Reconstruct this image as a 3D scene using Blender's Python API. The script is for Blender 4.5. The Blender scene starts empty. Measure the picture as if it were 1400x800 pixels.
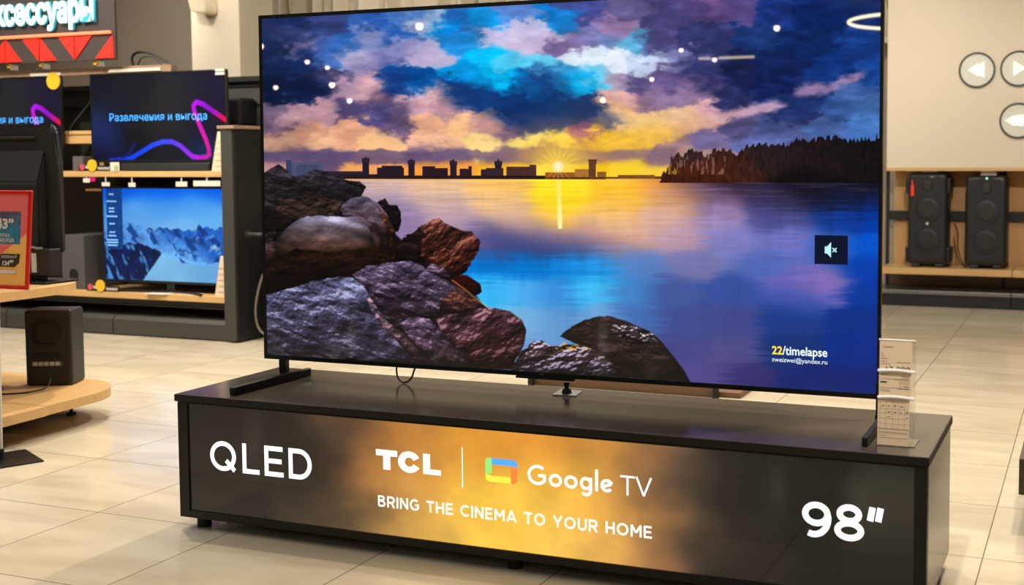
import bpy, bmesh, math, random
import numpy as np
from mathutils import Vector, Matrix
random.seed(7)
C = bpy.context.scene.collection
ORG = {}

# ------------------------------------------------------------------ materials
def lin(c):
    return tuple(((v/255)/12.92 if v/255 <= .04045 else ((v/255+.055)/1.055)**2.4) for v in c)
def mat(name, rgb, rough=.5, metal=0., emit=None, es=0., spec=.5, var=0., scale=(6,6,6), bump=0., trans=0., coat=0., alpha=1.):
    m = bpy.data.materials.new(name); m.use_nodes = True
    nt = m.node_tree; b = nt.nodes['Principled BSDF']
    c = lin(rgb)+(1,)
    b.inputs['Base Color'].default_value = c
    b.inputs['Roughness'].default_value = rough
    b.inputs['Metallic'].default_value = metal
    b.inputs['Specular IOR Level'].default_value = spec
    b.inputs['Transmission Weight'].default_value = trans
    b.inputs['Coat Weight'].default_value = coat
    b.inputs['Alpha'].default_value = alpha
    if emit:
        b.inputs['Emission Color'].default_value = lin(emit)+(1,)
        b.inputs['Emission Strength'].default_value = es
    tc = nt.nodes.new('ShaderNodeTexCoord'); mp = nt.nodes.new('ShaderNodeMapping')
    mp.inputs['Scale'].default_value = scale
    nz = nt.nodes.new('ShaderNodeTexNoise'); nz.inputs['Scale'].default_value = 1; nz.inputs['Detail'].default_value = 5
    nt.links.new(tc.outputs['Object'], mp.inputs['Vector']); nt.links.new(mp.outputs[0], nz.inputs['Vector'])
    mx = nt.nodes.new('ShaderNodeMix'); mx.data_type = 'RGBA'; mx.blend_type = 'MIX'
    mx.inputs[6].default_value = tuple(v*(1-var) for v in c[:3])+(1,)
    mx.inputs[7].default_value = tuple(min(1, v*(1+var)) for v in c[:3])+(1,)
    nt.links.new(nz.outputs[0], mx.inputs[0]); nt.links.new(mx.outputs[2], b.inputs['Base Color'])
    if bump:
        bp = nt.nodes.new('ShaderNodeBump'); bp.inputs['Strength'].default_value = bump; bp.inputs['Distance'].default_value = .002
        nt.links.new(nz.outputs[0], bp.inputs['Height']); nt.links.new(bp.outputs[0], b.inputs['Normal'])
    return m
def mat_attr(name, emission, rough=.3, spec=.5, gain=1., diffuse=False):
    m = bpy.data.materials.new(name); m.use_nodes = True
    nt = m.node_tree; b = nt.nodes['Principled BSDF']
    at = nt.nodes.new('ShaderNodeAttribute'); at.attribute_name = 'col'
    b.inputs['Roughness'].default_value = rough; b.inputs['Specular IOR Level'].default_value = spec
    if diffuse:
        nt.links.new(at.outputs['Color'], b.inputs['Base Color'])
    else:
        b.inputs['Base Color'].default_value = (.006, .006, .007, 1)
        nt.links.new(at.outputs['Color'], b.inputs['Emission Color'])
        b.inputs['Emission Strength'].default_value = emission
    return m
def mat_floor():
    m = bpy.data.materials.new('polished_tile'); m.use_nodes = True
    nt = m.node_tree; b = nt.nodes['Principled BSDF']; N = nt.nodes.new; L = nt.links.new
    tc = N('ShaderNodeTexCoord'); sp = N('ShaderNodeSeparateXYZ'); L(tc.outputs['Object'], sp.inputs[0])
    def M(op, a, bb=None, cc=None):
        n = N('ShaderNodeMath'); n.operation = op
        for i, v in enumerate((a, bb, cc)):
            if v is None: continue
            if isinstance(v, (int, float)): n.inputs[i].default_value = v
            else: L(v, n.inputs[i])
        return n.outputs[0]
    S = .5819
    def line(o, off):
        t = M('DIVIDE', M('SUBTRACT', o, off), S)
        f = M('FRACT', M('ADD', t, 100.0))
        d = M('MINIMUM', f, M('SUBTRACT', 1.0, f))
        return M('LESS_THAN', d, .0030), M('FLOOR', t)
    gx, ix = line(sp.outputs[0], -.4014); gy, iy = line(sp.outputs[1], .0454)
    g = M('MAXIMUM', gx, gy)
    wn = N('ShaderNodeTexWhiteNoise'); cb = N('ShaderNodeCombineXYZ'); L(ix, cb.inputs[0]); L(iy, cb.inputs[1]); L(cb.outputs[0], wn.inputs['Vector'])
    mp = N('ShaderNodeMapping'); mp.inputs['Scale'].default_value = (1.0, 3.6, 1)
    va = N('ShaderNodeVectorMath'); va.operation = 'ADD'; vs = N('ShaderNodeVectorMath'); vs.operation = 'SCALE'; vs.inputs['Scale'].default_value = 5
    L(wn.outputs['Color'], vs.inputs[0]); L(tc.outputs['Object'], va.inputs[0]); L(vs.outputs[0], va.inputs[1]); L(va.outputs[0], mp.inputs['Vector'])
    nz = N('ShaderNodeTexNoise'); nz.inputs['Scale'].default_value = 1.6; nz.inputs['Detail'].default_value = 5; nz.inputs['Distortion'].default_value = .8
    L(mp.outputs[0], nz.inputs['Vector'])
    cr = N('ShaderNodeValToRGB'); L(nz.outputs[0], cr.inputs[0])
    e = cr.color_ramp.elements
    e[0].position = .32; e[0].color = lin((197, 182, 154))+(1,)
    e[1].position = .62; e[1].color = lin((214, 201, 174))+(1,)
    mx = N('ShaderNodeMix'); mx.data_type = 'RGBA'; L(g, mx.inputs[0]); L(cr.outputs[0], mx.inputs[6]); mx.inputs[7].default_value = lin((95, 80, 62))+(1,)
    L(mx.outputs[2], b.inputs['Base Color'])
    b.inputs['Roughness'].default_value = .13
    b.inputs['Specular IOR Level'].default_value = .5
    return m

# ------------------------------------------------------------------ object helpers
def thing(name, label, cat, loc=(0, 0, 0), group=None):
    o = bpy.data.objects.new(name, None); o.empty_display_size = .1; C.objects.link(o)
    o.location = loc; ORG[o] = Vector(loc); o['label'] = label; o['category'] = cat
    if group: o['group'] = group
    return o
def tag(o, label, cat, group=None):
    o['label'] = label; o['category'] = cat
    if group: o['group'] = group
    return o
def link_mesh(name, me, mats, parent=None, label=None, kind=None, org=None):
    """me holds world coordinates; the object's origin goes to org (a thing of its own) or to its parent's."""
    o = bpy.data.objects.new(name, me); C.objects.link(o)
    if parent is not None:
        w = ORG[parent]; o.parent = parent
    elif org is not None:
        w = Vector(org); o.location = w
    else: w = Vector((0, 0, 0))
    ORG[o] = w
    me.transform(Matrix.Translation(-w))
    for m in (mats if isinstance(mats, (list, tuple)) else [mats]): me.materials.append(m)
    if label: o['label'] = label
    if kind: o['kind'] = kind
    return o
def obj(name, bm, mats, parent=None, label=None, kind=None, org=None, smooth=False):
    bmesh.ops.recalc_face_normals(bm, faces=bm.faces)
    me = bpy.data.meshes.new(name); bm.to_mesh(me); bm.free()
    if smooth:
        for p in me.polygons: p.use_smooth = True
        if hasattr(me, 'set_sharp_from_angle'): me.set_sharp_from_angle(angle=math.radians(40))
    if parent is None and org is None and kind is None:
        co = [v.co for v in me.vertices]
        org = ((min(c.x for c in co)+max(c.x for c in co))/2, (min(c.y for c in co)+max(c.y for c in co))/2, min(c.z for c in co))
    return link_mesh(name, me, mats, parent, label, kind, org)
def B(): return bmesh.new()
def box(bm, x0, x1, y0, y1, z0, z1, bev=0., M=None, mi=0, seg=2):
    r = bmesh.ops.create_cube(bm, size=1)
    vs = r['verts']
    mt = Matrix.Translation(((x0+x1)/2, (y0+y1)/2, (z0+z1)/2)) @ Matrix.Diagonal((abs(x1-x0), abs(y1-y0), abs(z1-z0), 1))
    bmesh.ops.transform(bm, matrix=mt, verts=vs)
    fs = set(f for v in vs for f in v.link_faces)
    if bev:
        es = list(set(e for v in vs for e in v.link_edges))
        rr = bmesh.ops.bevel(bm, geom=es, offset=bev, segments=seg, affect='EDGES', profile=.5)
        fs = set(rr['faces']) | set(f for v in rr['verts'] for f in v.link_faces)
        vs = list(set(v for f in fs for v in f.verts))
    for f in fs: f.material_index = mi
    if M is not None: bmesh.ops.transform(bm, matrix=M, verts=vs)
    return bm
def prism(bm, pts, d0, d1, plane='xz', mi=0, M=None):
    """extrude a 2D outline between depths d0 and d1 across the given plane"""
    def P(a, b, d): return {'xz': (a, d, b), 'xy': (a, b, d), 'yz': (d, a, b)}[plane]
    v0 = [bm.verts.new(P(a, b, d0)) for a, b in pts]; v1 = [bm.verts.new(P(a, b, d1)) for a, b in pts]
    fs = [bm.faces.new(v0), bm.faces.new(v1[::-1])]
    n = len(pts)
    for i in range(n): fs.append(bm.faces.new((v0[i], v1[i], v1[(i+1) % n], v0[(i+1) % n])))
    for f in fs: f.material_index = mi
    if M is not None: bmesh.ops.transform(bm, matrix=M, verts=v0+v1)
    return bm
def cyl(bm, p0, p1, r0, r1=None, n=24, mi=0, cap=True):
    r1 = r0 if r1 is None else r1
    p0 = Vector(p0); p1 = Vector(p1); d = (p1-p0).normalized()
    a = Vector((0, 0, 1)) if abs(d.z) < .9 else Vector((1, 0, 0))
    u = d.cross(a).normalized(); w = d.cross(u)
    A = [bm.verts.new(p0+r0*(math.cos(t)*u+math.sin(t)*w)) for t in [2*math.pi*i/n for i in range(n)]]
    Bv = [bm.verts.new(p1+r1*(math.cos(t)*u+math.sin(t)*w)) for t in [2*math.pi*i/n for i in range(n)]]
    fs = [bm.faces.new((A[i], A[(i+1) % n], Bv[(i+1) % n], Bv[i])) for i in range(n)]
    if cap: fs += [bm.faces.new(A[::-1]), bm.faces.new(Bv)]
    for f in fs: f.material_index = mi
    return bm
def tube(bm, pts, r, n=8, closed=False):
    pts = [Vector(p) for p in pts]; rings = []; N = len(pts); up = None
    for i, p in enumerate(pts):
        a = pts[i-1] if (i or closed) else p; b = pts[(i+1) % N] if (i < N-1 or closed) else p
        d = (b-a).normalized()
        if up is None: up = d.orthogonal().normalized()
        up = (up-d*up.dot(d)).normalized(); w = d.cross(up)
        rings.append([bm.verts.new(p+r*(math.cos(t)*up+math.sin(t)*w)) for t in [2*math.pi*k/n for k in range(n)]])
    for i in range(N if closed else N-1):
        A = rings[i]; Bq = rings[(i+1) % N]
        for k in range(n): bm.faces.new((A[k], A[(k+1) % n], Bq[(k+1) % n], Bq[k]))
    if not closed: bm.faces.new(rings[0][::-1]); bm.faces.new(rings[-1])
    return bm
def ring(bm, c, nrm, r_in, r_out, depth, n=48):
    """a flat washer standing proud of its plane by depth"""
    c = Vector(c); nrm = Vector(nrm).normalized()
    a = Vector((0, 0, 1)) if abs(nrm.z) < .9 else Vector((1, 0, 0))
    u = nrm.cross(a).normalized(); w = nrm.cross(u)
    R = []
    for rr, dd in ((r_in, 0), (r_in, depth), (r_out, depth), (r_out, 0)):
        R.append([bm.verts.new(c+nrm*dd+rr*(math.cos(t)*u+math.sin(t)*w)) for t in [2*math.pi*i/n for i in range(n)]])
    for k in range(4):
        A = R[k]; Bq = R[(k+1) % 4]
        for i in range(n): bm.faces.new((A[i], A[(i+1) % n], Bq[(i+1) % n], Bq[i]))
    return bm
def smooth_path(pts, k=8):
    pts = [Vector(p) for p in pts]; out = []
    for i in range(len(pts)-1):
        p0 = pts[max(i-1, 0)]; p1 = pts[i]; p2 = pts[i+1]; p3 = pts[min(i+2, len(pts)-1)]
        for j in range(k):
            t = j/k
            out.append(.5*((2*p1)+(p2-p0)*t+(2*p0-5*p1+4*p2-p3)*t*t+(3*p1-p0-3*p2+p3)*t**3))
    return out+[pts[-1]]

# ------------------------------------------------------------------ painted surfaces (colour attribute on a fine grid)
def value_noise(x, y, seed):
    rs = np.random.RandomState(seed); T = rs.rand(256, 256)
    xi = np.floor(x).astype(int); yi = np.floor(y).astype(int); fx = x-xi; fy = y-yi
    fx = fx*fx*(3-2*fx); fy = fy*fy*(3-2*fy); a = xi & 255; b = yi & 255; a1 = (xi+1) & 255; b1 = (yi+1) & 255
    return (T[a, b]*(1-fx)+T[a1, b]*fx)*(1-fy)+(T[a, b1]*(1-fx)+T[a1, b1]*fx)*fy
def fbm(x, y, seed, octv=5, gain=.5):
    s = 0; a = 1; n = 0
    for k in range(octv):
        s = s+a*value_noise(x+17.3*k, y-9.1*k, seed+k); n += a; a *= gain; x = x*2.03; y = y*2.03
    return s/n
def sstep(a, b, x):
    t = np.clip((x-a)/(b-a), 0, 1); return t*t*(3-2*t)
def rbf(pts, X, Y, sx, sy):
    acc = np.zeros(X.shape+(3,)); W = np.zeros(X.shape)
    for x, y, c in pts:
        w = np.exp(-((X-x)/sx)**2-((Y-y)/sy)**2)+1e-7/(1+((X-x)/sx)**2+((Y-y)/sy)**2)
        W += w; acc += w[..., None]*np.array(c)/255
    return acc/W[..., None]
def inpoly(P, X, Y):
    ins = np.zeros(X.shape, bool); n = len(P)
    for i in range(n):
        x1, y1 = P[i]; x2, y2 = P[(i+1) % n]
        if y1 == y2: continue
        ins ^= ((y1 > Y) != (y2 > Y)) & (X < (x2-x1)*(Y-y1)/(y2-y1)+x1)
    return ins
def soft(P, X, Y, r):
    x0 = min(p[0] for p in P)-30; x1 = max(p[0] for p in P)+30; y0 = min(p[1] for p in P)-30; y1 = max(p[1] for p in P)+30
    out = np.zeros(X.shape); k = (X > x0)*(X < x1)*(Y > y0)*(Y < y1); x = X[k]; y = Y[k]; a = np.zeros(x.shape); n = 0
    for rad, cnt in ((1., 9), (.55, 6), (0., 1)):
        for i in range(cnt):
            t = 6.2832*i/cnt+rad; a += inpoly(P, x+r*rad*math.cos(t), y+r*rad*.6*math.sin(t)); n += 1
    out[k] = a/n; return out
def blend(col, m, c):
    m = np.asarray(m, float)[..., None]; return col*(1-m)+np.asarray(c)*m
def dist_path(P, X, Y):
    D = np.full(X.shape, 1e9); T = np.zeros(X.shape); L = 0; tot = sum(math.dist(P[i], P[i+1]) for i in range(len(P)-1))
    for i in range(len(P)-1):
        (x1, y1), (x2, y2) = P[i], P[i+1]; l = math.dist(P[i], P[i+1])
        t = np.clip(((X-x1)*(x2-x1)+(Y-y1)*(y2-y1))/(l*l), 0, 1)
        d = np.hypot(X-x1-t*(x2-x1), Y-y1-t*(y2-y1)); k = d < D
        D = np.where(k, d, D); T = np.where(k, (L+t*l)/tot, T); L += l
    return D, T
def painted(name, O, ex, ez, U, V, nu, nv, fn, m, parent, label=None):
    """grid over u in U, v in V (metres along ex, ez from O); fn(u, v) gives sRGB 0..1"""
    u = np.linspace(U[0], U[1], nu); v = np.linspace(V[0], V[1], nv); uu, vv = np.meshgrid(u, v)
    co = np.array(O)[None, None]+uu[..., None]*np.array(ex)+vv[..., None]*np.array(ez)
    co = co.reshape(-1, 3)-np.array(ORG[parent])
    idx = np.arange(nu*nv).reshape(nv, nu)
    q = np.stack([idx[:-1, :-1], idx[:-1, 1:], idx[1:, 1:], idx[1:, :-1]], -1).reshape(-1, 4)
    me = bpy.data.meshes.new(name)
    me.vertices.add(len(co)); me.vertices.foreach_set('co', co.astype(np.float32).ravel())
    me.loops.add(q.size); me.loops.foreach_set('vertex_index', q.astype(np.int32).ravel())
    me.polygons.add(len(q)); me.polygons.foreach_set('loop_start', np.arange(0, q.size, 4, dtype=np.int32))
    me.update(calc_edges=True)
    c = np.clip(fn(uu, vv), 0, 1).reshape(-1, 3)
    c = np.where(c <= .04045, c/12.92, ((c+.055)/1.055)**2.4)
    at = me.color_attributes.new('col', 'FLOAT_COLOR', 'POINT')
    at.data.foreach_set('color', np.concatenate([c, np.ones((len(c), 1))], 1).astype(np.float32).ravel())
    o = bpy.data.objects.new(name, me); C.objects.link(o); o.parent = parent; ORG[o] = ORG[parent]
    me.materials.append(m)
    if label: o['label'] = label
    return o

# ------------------------------------------------------------------ lettering
def arc(cx, cy, rx, ry, a0, a1, n=20):
    return [(cx+rx*math.cos(math.radians(a0+(a1-a0)*i/n)), cy+ry*math.sin(math.radians(a0+(a1-a0)*i/n))) for i in range(n+1)]
# glyphs: (advance width, [polylines on the stroke's centre line]); cap height 1, stroke half-width h is taken off the ends
def glyph(ch, h):
    t = 1-h; b = h
    if ch == 'Q': return .98, [arc(.47, .5, .47-h, .5-h, 0, 360, 40)+[None], [(.58, .36), (.88, .04)]]
    if ch == 'O': return .98, [arc(.48, .5, .48-h, .5-h, 0, 360, 40)+[None]]
    if ch == 'L': return .60, [[(h, 1), (h, b), (.60, b)]]
    if ch == 'E': return .66, [[(.64, t), (h, t), (h, b), (.66, b)], [(h, .51), (.6, .51)]]
    if ch == 'D': return .80, [[(h, b), (h, t), (.36, t)]+arc(.36, .5, .44-h, .5-h, 90, -90)+[(h, b), None]]
    if ch == 'T': return .72, [[(0, t), (.72, t)], [(.36, t), (.36, 0)]]
    if ch == 'B': return .72, [[(h, b), (h, t), (.42, t)]+arc(.42, .76, .24-h, .24-h, 90, -90)[1:]+[(h, .52)], [(h, .52), (.42, .52)]+arc(.42, .26+h*.3, .30-h, .26-h*.7, 90, -90)[1:]+[(h, b)]]
    if ch == 'R': return .74, [[(h, 0), (h, t), (.42, t)]+arc(.42, .68, .32-h, .32-h, 90, -90)[1:]+[(h, .36+h)], [(.40, .36+h), (.68, 0)]]
    if ch == 'I': return 2*h, [[(h, 0), (h, 1)]]
    if ch == 'N': return .78, [[(h, 0), (h, .96), (.78-h, .04), (.78-h, 1)]]
    if ch == 'G': return .90, [arc(.47, .5, .47-h, .5-h, 48, 325, 30)+[(.87-h, .26), (.87-h, .48), (.5, .48)]]
    if ch == 'H': return .76, [[(h, 0), (h, 1)], [(.76-h, 0), (.76-h, 1)], [(h, .5), (.76-h, .5)]]
    if ch == 'C': return .84, [arc(.48, .5, .48-h, .5-h, 48, 312, 30)]
    if ch == 'M': return .90, [[(h, 0), (h, .95), (.45, .34), (.90-h, .95), (.90-h, 0)]]
    if ch == 'A': return .88, [[(.06, 0), (.44, .96), (.82, 0)], [(.2, .27), (.68, .27)]]
    if ch == 'Y': return .80, [[(.05, 1), (.40, .42), (.75, 1)], [(.40, .44), (.40, 0)]]
    if ch == 'U': return .76, [[(h, 1), (h, .38)]+arc(.38, .38, .38-h, .38-h, 180, 360)+[(.76-h, 1)]]
    if ch == 'V': return .82, [[(.05, 1), (.41, .05), (.77, 1)]]
    if ch == '9': return .82, [arc(.40, .66, .40-h, .34-h, 0, 360, 36)+[None], arc(.33, .55, .49-h, .55-h, 12, -112, 24)]
    if ch == '8': return .82, [arc(.41, .745, .35-h, .255+.02-h, 0, 360, 32)+[None], arc(.41, .29, .41-h, .29-h, 0, 360, 36)+[None]]
    if ch == '"': return .42, [[(.14, 1), (.07, .62)], [(.36, 1), (.29, .62)]]
    if ch == 'o': return .62, [arc(.31, .32, .31-h, .32-h, 0, 360, 32)+[None]]
    if ch == 'g': return .60, [arc(.28, .32, .28-h, .32-h, 0, 360, 32)+[None], [(.57-h, .62), (.57-h, .0)]+arc(.29, .0, .28-h, .30-h, 0, -145, 16)]
    if ch == 'l': return 2*h, [[(h, 0), (h, 1.05)]]
    if ch == 'e': return .60, [[(h, .24), (.57-h, .41)], arc(.30, .32, .30-h, .32-h, 22, 318, 32)]
    return .34, []
def ribbon(bm, pts, h, to3):
    closed = pts[-1] is None
    if closed:
        pts = pts[:-1]
        if math.dist(pts[0], pts[-1]) < 1e-6: pts = pts[:-1]
    q = [pts[0]]
    for p in pts[1:]:
        if math.dist(p, q[-1]) > 1e-6: q.append(p)
    pts = q; n = len(pts); Lf = []; Rt = []
    if not closed:   # a sharp corner is two strokes laid over each other
        for i in range(1, n-1):
            a = Vector((pts[i][0]-pts[i-1][0], pts[i][1]-pts[i-1][1])).normalized(); b = Vector((pts[i+1][0]-pts[i][0], pts[i+1][1]-pts[i][1])).normalized()
            if a.dot(b) < -.2:
                ribbon(bm, pts[:i+1], h, to3); ribbon(bm, pts[i:], h, to3); return
    for i, p in enumerate(pts):
        a = pts[i-1] if (i or closed) else None; b = pts[(i+1) % n] if (i < n-1 or closed) else None
        da = None if a is None else Vector((p[0]-a[0], p[1]-a[1])).normalized()
        db = None if b is None else Vector((b[0]-p[0], b[1]-p[1])).normalized()
        if da is None: nn = Vector((-db.y, db.x)); k = 1
        elif db is None: nn = Vector((-da.y, da.x)); k = 1
        else:
            na = Vector((-da.y, da.x)); nb = Vector((-db.y, db.x)); nn = na+nb
            if nn.length < .05: nn = na; k = 1
            else: nn.normalize(); dt = nn.dot(na); k = 1/dt if dt > .62 else 1.15
        Lf.append(bm.verts.new(to3(p[0]+nn.x*h*k, p[1]+nn.y*h*k))); Rt.append(bm.verts.new(to3(p[0]-nn.x*h*k, p[1]-nn.y*h*k)))
    for i in range(n if closed else n-1):
        j = (i+1) % n
        try: bm.faces.new((Lf[i], Lf[j], Rt[j], Rt[i]))
        except ValueError: pass
def stroke_text(name, s, x0, x1, z0, z1, y, h, gap, m, parent, label=None, pen=1.):
    """lettering in the plane y, from x0 to x1, cap height z0..z1"""
    adv = []; X = 0; gl = []
    for ch in s:
        w, st = glyph(ch, h); gl.append((X, st)); X += w+gap
    tot = X-gap; H = z1-z0; k = (x1-x0)/tot
    bm = B(); n = 0
    for X, st in gl:
        for p in st:
            n += 1
            ribbon(bm, [q if q is None else (x0+(q[0]+X)*k, z0+q[1]*H) for q in p], h*H*pen, lambda a, b, n=n: (a, y-.00003*n, b))
    return obj(name, bm, m, parent, label)
def text_mesh(name, s, x0, x1, z0, z1, O, ex, ez, m, parent, bold=0., extrude=0., label=None, shear=0.):
    """built-in font lettering stretched into the box x0..x1, z0..z1 of the plane (O, ex, ez)"""
    cu = bpy.data.curves.new(name, 'FONT'); cu.body = s; cu.size = 1; cu.offset = bold; cu.extrude = extrude; cu.resolution_u = 3; cu.shear = shear
    t = bpy.data.objects.new('tmp', cu); C.objects.link(t)
    dg = bpy.context.evaluated_depsgraph_get(); me = bpy.data.meshes.new_from_object(t.evaluated_get(dg))
    bpy.data.objects.remove(t); bpy.data.curves.remove(cu)
    if not len(me.vertices): return None
    co = np.array([v.co[:] for v in me.vertices])
    lo = co.min(0); hi = co.max(0)
    a = (co[:, 0]-lo[0])/(hi[0]-lo[0])*(x1-x0)+x0; b = (co[:, 1]-lo[1])/(hi[1]-lo[1])*(z1-z0)+z0
    nrm = np.cross(ez, ex)  # away from the viewer
    nn = np.cross(ex, ez)
    P = np.array(O)+a[:, None]*np.array(ex)+b[:, None]*np.array(ez)+co[:, 2:3]*nn
    for v, p in zip(me.vertices, P): v.co = p
    me.name = name
    return link_mesh(name, me, m, parent, label)
EX = (1, 0, 0); EZ = (0, 0, 1)

# ------------------------------------------------------------------ palette
M = dict(
 black=mat('black_plastic', (22, 22, 23), .42, var=.15),
 satin=mat('reflection_grey_laminate', (76, 68, 59), .14, var=.22, scale=(3, 40, 40), spec=.4),
 laminate=mat('black_wood_laminate', (13, 10, 8), .42, spec=.35, var=.35, scale=(2, 50, 50)),
 side=mat('side_laminate', (24, 23, 23), .2, var=.3, scale=(60, 60, 2), spec=.7),
 tvframe=mat('dark_metal_bezel', (38, 40, 36), .32, .7, var=.1),
 tvback=mat('dark_grey_housing', (38, 36, 33), .45, var=.1),
 foot=mat('black_foot_metal', (14, 13, 13), .35, .3, var=.1),
 rubber=mat('black_rubber', (13, 13, 13), .7, var=.1),
 plinth=mat('graphite_steel', (66, 66, 62), .45, .2, var=.08),
 dark=mat('dark_steel', (30, 31, 31), .5, .2, var=.1),
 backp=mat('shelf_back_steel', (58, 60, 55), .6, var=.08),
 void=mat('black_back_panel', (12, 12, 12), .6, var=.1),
 wood=mat('light_oak', (205, 165, 108), .38, var=.2, scale=(2, 26, 26)),
 woodv=mat('oak_panel', (196, 150, 96), .45, var=.22, scale=(9, 9, 1.2)),
 woodr=mat('brown_trim', (150, 122, 98), .5, var=.15, scale=(2, 20, 20)),
 white=mat('white_card', (215, 208, 196), .5, var=.05),
 paper=mat('cream_paper', (226, 203, 172), .55, var=.04),
 ink=mat('black_ink', (40, 34, 34), .6, var=.1),
 inkg=mat('grey_ink', (135, 118, 104), .6, var=.1),
 inkv=mat('violet_ink', (92, 70, 96), .6, var=.1),
 acryl=mat('clear_acrylic', (245, 245, 240), .05, trans=1., var=0.),
 glare_edge=mat('white_glare_and_edge', (250, 250, 248), .2, var=0., coat=1., emit=(255, 255, 255), es=0.),  # opaque white for the holder's painted glare bands and its top edge
 grey=mat('grey_speaker', (78, 78, 80), .5, var=.08),
 dgrey=mat('charcoal_cabinet', (32, 31, 30), .45, var=.15, bump=.15, scale=(200, 200, 200)),
 grille=mat('speaker_grille', (27, 26, 25), .7, var=.3, scale=(160, 160, 160), bump=.3),
 cone=mat('speaker_cone', (22, 20, 19), .5, var=.2),
 red=mat('red_plastic', (205, 26, 20), .35, var=.06),
 yellow=mat('yellow_badge', (228, 180, 40), .45, var=.1),
 pink=mat('pink_dot', (205, 80, 90), .5, var=.1),
 green=mat('green_label', (150, 185, 110), .5, var=.1),
 steel=mat('brushed_steel', (150, 152, 150), .3, .9, var=.1),
 pole=mat('white_pole', (205, 200, 190), .35, var=.05),
 cable=mat('black_cable', (14, 14, 14), .5, var=.1),
 gcable=mat('grey_cable', (120, 112, 98), .5, var=.1),
 wall=mat('taupe_wall', (160, 147, 130), .8, var=.04, scale=(1, 1, 1)),
 cream=mat('cream_paint', (224, 212, 188), .8, var=.03, scale=(1, 1, 1)),
 fascia=mat('cream_fascia', (216, 204, 182), .7, var=.03, scale=(1, 1, 1)),
 pleat=mat('pleated_cladding', (196, 186, 164), .7, var=.05),
 ceil=mat('dark_ceiling', (62, 58, 54), .9, var=.1),
 sign=mat('sign_board', (62, 55, 52), .55, var=.08),
 redband=mat('red_band', (214, 40, 26), .55, var=.06, emit=(214, 40, 26), es=.12),
 neon=mat('red_neon', (255, 110, 80), .4, emit=(255, 128, 84), es=1.3),
 lettersl=mat('lit_letter_faces', (240, 250, 250), .4, emit=(240, 253, 255), es=1.6),
 letterss=mat('cyan_letter_sides', (40, 150, 165), .4, emit=(70, 190, 205), es=.45),
 lit=mat('backlit_white', (240, 248, 255), .08, emit=(246, 251, 255), es=1.05),
 litw=mat('backlit_warm_white', (255, 250, 240), .08, emit=(255, 253, 248), es=1.05),
 litb=mat('lit_blue', (60, 140, 230), .1, emit=(84, 168, 255), es=.9),
 lito=mat('lit_orange', (230, 110, 40), .1, emit=(245, 130, 58), es=.9),
 litg=mat('lit_green', (120, 210, 100), .1, emit=(150, 226, 122), es=.9),
 lity=mat('lit_yellow', (250, 215, 60), .1, emit=(255, 222, 70), es=.95),
 capy=mat('caption_yellow', (250, 220, 20), .1, emit=(255, 226, 20), es=.95),
 capw=mat('caption_white', (230, 245, 250), .1, emit=(228, 244, 250), es=.95),
 capc=mat('icon_cyan', (170, 220, 235), .1, emit=(172, 226, 240), es=.95),
 muteb=mat('mute_tile', (8, 12, 36), .12, emit=(14, 20, 44), es=.9),
 captb=mat('screen_text_blue', (60, 150, 235), .1, emit=(76, 165, 240), es=.85),
 menu=mat('menu_tile_blue', (20, 70, 140), .1, emit=(16, 66, 136), es=.9),
 menul=mat('menu_text_blue', (110, 165, 220), .1, emit=(110, 165, 220), es=.8),
 lampg=mat('lamp_lens', (255, 240, 214), .3, emit=(255, 238, 205), es=70.),
 ringl=mat('ring_lamp_tube', (255, 240, 200), .3, emit=(255, 238, 190), es=34.),
 ringd=mat('emblem_ring', (44, 52, 44), .5, var=.05),
 disc=mat('emblem_disc', (214, 213, 200), .6, var=.03),
 icon=mat('emblem_icon', (250, 250, 246), .5, emit=(255, 255, 250), es=.25),
 brown=mat('brown_bench', (118, 88, 62), .5, var=.12, scale=(3, 20, 20)),
 greybox=mat('grey_box', (92, 88, 86), .6, var=.06),
 tealled=mat('teal_led', (120, 220, 190), .4, emit=(150, 235, 205), es=1.),
 whiteled=mat('pale_print', (190, 190, 185), .5),
 fixture=mat('ivory_plastic', (226, 214, 184), .5, var=.03),
)
M['picture'] = mat_attr('screen_picture', 1., .012, .5)
M['picture2'] = mat_attr('shelf_screen_picture', 1., .08, .4)
M['panelpic'] = mat_attr('backlit_panel', 1., .05, .5)
M['poster'] = mat_attr('poster_print', 0, .35, .4, diffuse=True)
floor_m = mat_floor()

# ================================================================== THE SETTING
def struct(name, bm, m, **k): return obj(name, bm, m, kind='structure', org=(0, 0, 0), **k)
struct('floor', box(B(), -20, 7, -30, 8, -.1, 0), floor_m)
struct('ceiling', box(B(), -20, 7, -30, 8, 3.6, 3.7), M['ceil'])
struct('wall_back', box(B(), -20, 1.2, 7.5, 7.7, 0, 3.6), M['wall'])
struct('wall_back_right', box(B(), 1.2, 7, 7.38, 7.6, 0, 3.6), M['cream'])
struct('wall_left', box(B(), -20.2, -20, -30, 8, 0, 3.6), M['wall'])
struct('wall_right', box(B(), 7, 7.2, -30, 8, 0, 3.6), M['wall'])
struct('wall_front', box(B(), -20, 7, -30.2, -30, 0, 3.6), M['wall'])
struct('wall_fascia_right', box(B(), 1.2, 7, 6.96, 7.37, 1.138, 3.6), M['fascia'])
struct('trim_1', box(B(), 1.2, 7, 6.955, 7.37, 1.112, 1.138), M['wood'])
struct('wall_column', box(B(), -5.135, -4.58, 6.0, 6.5, 0, 3.6, .01), M['cream'])
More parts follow.
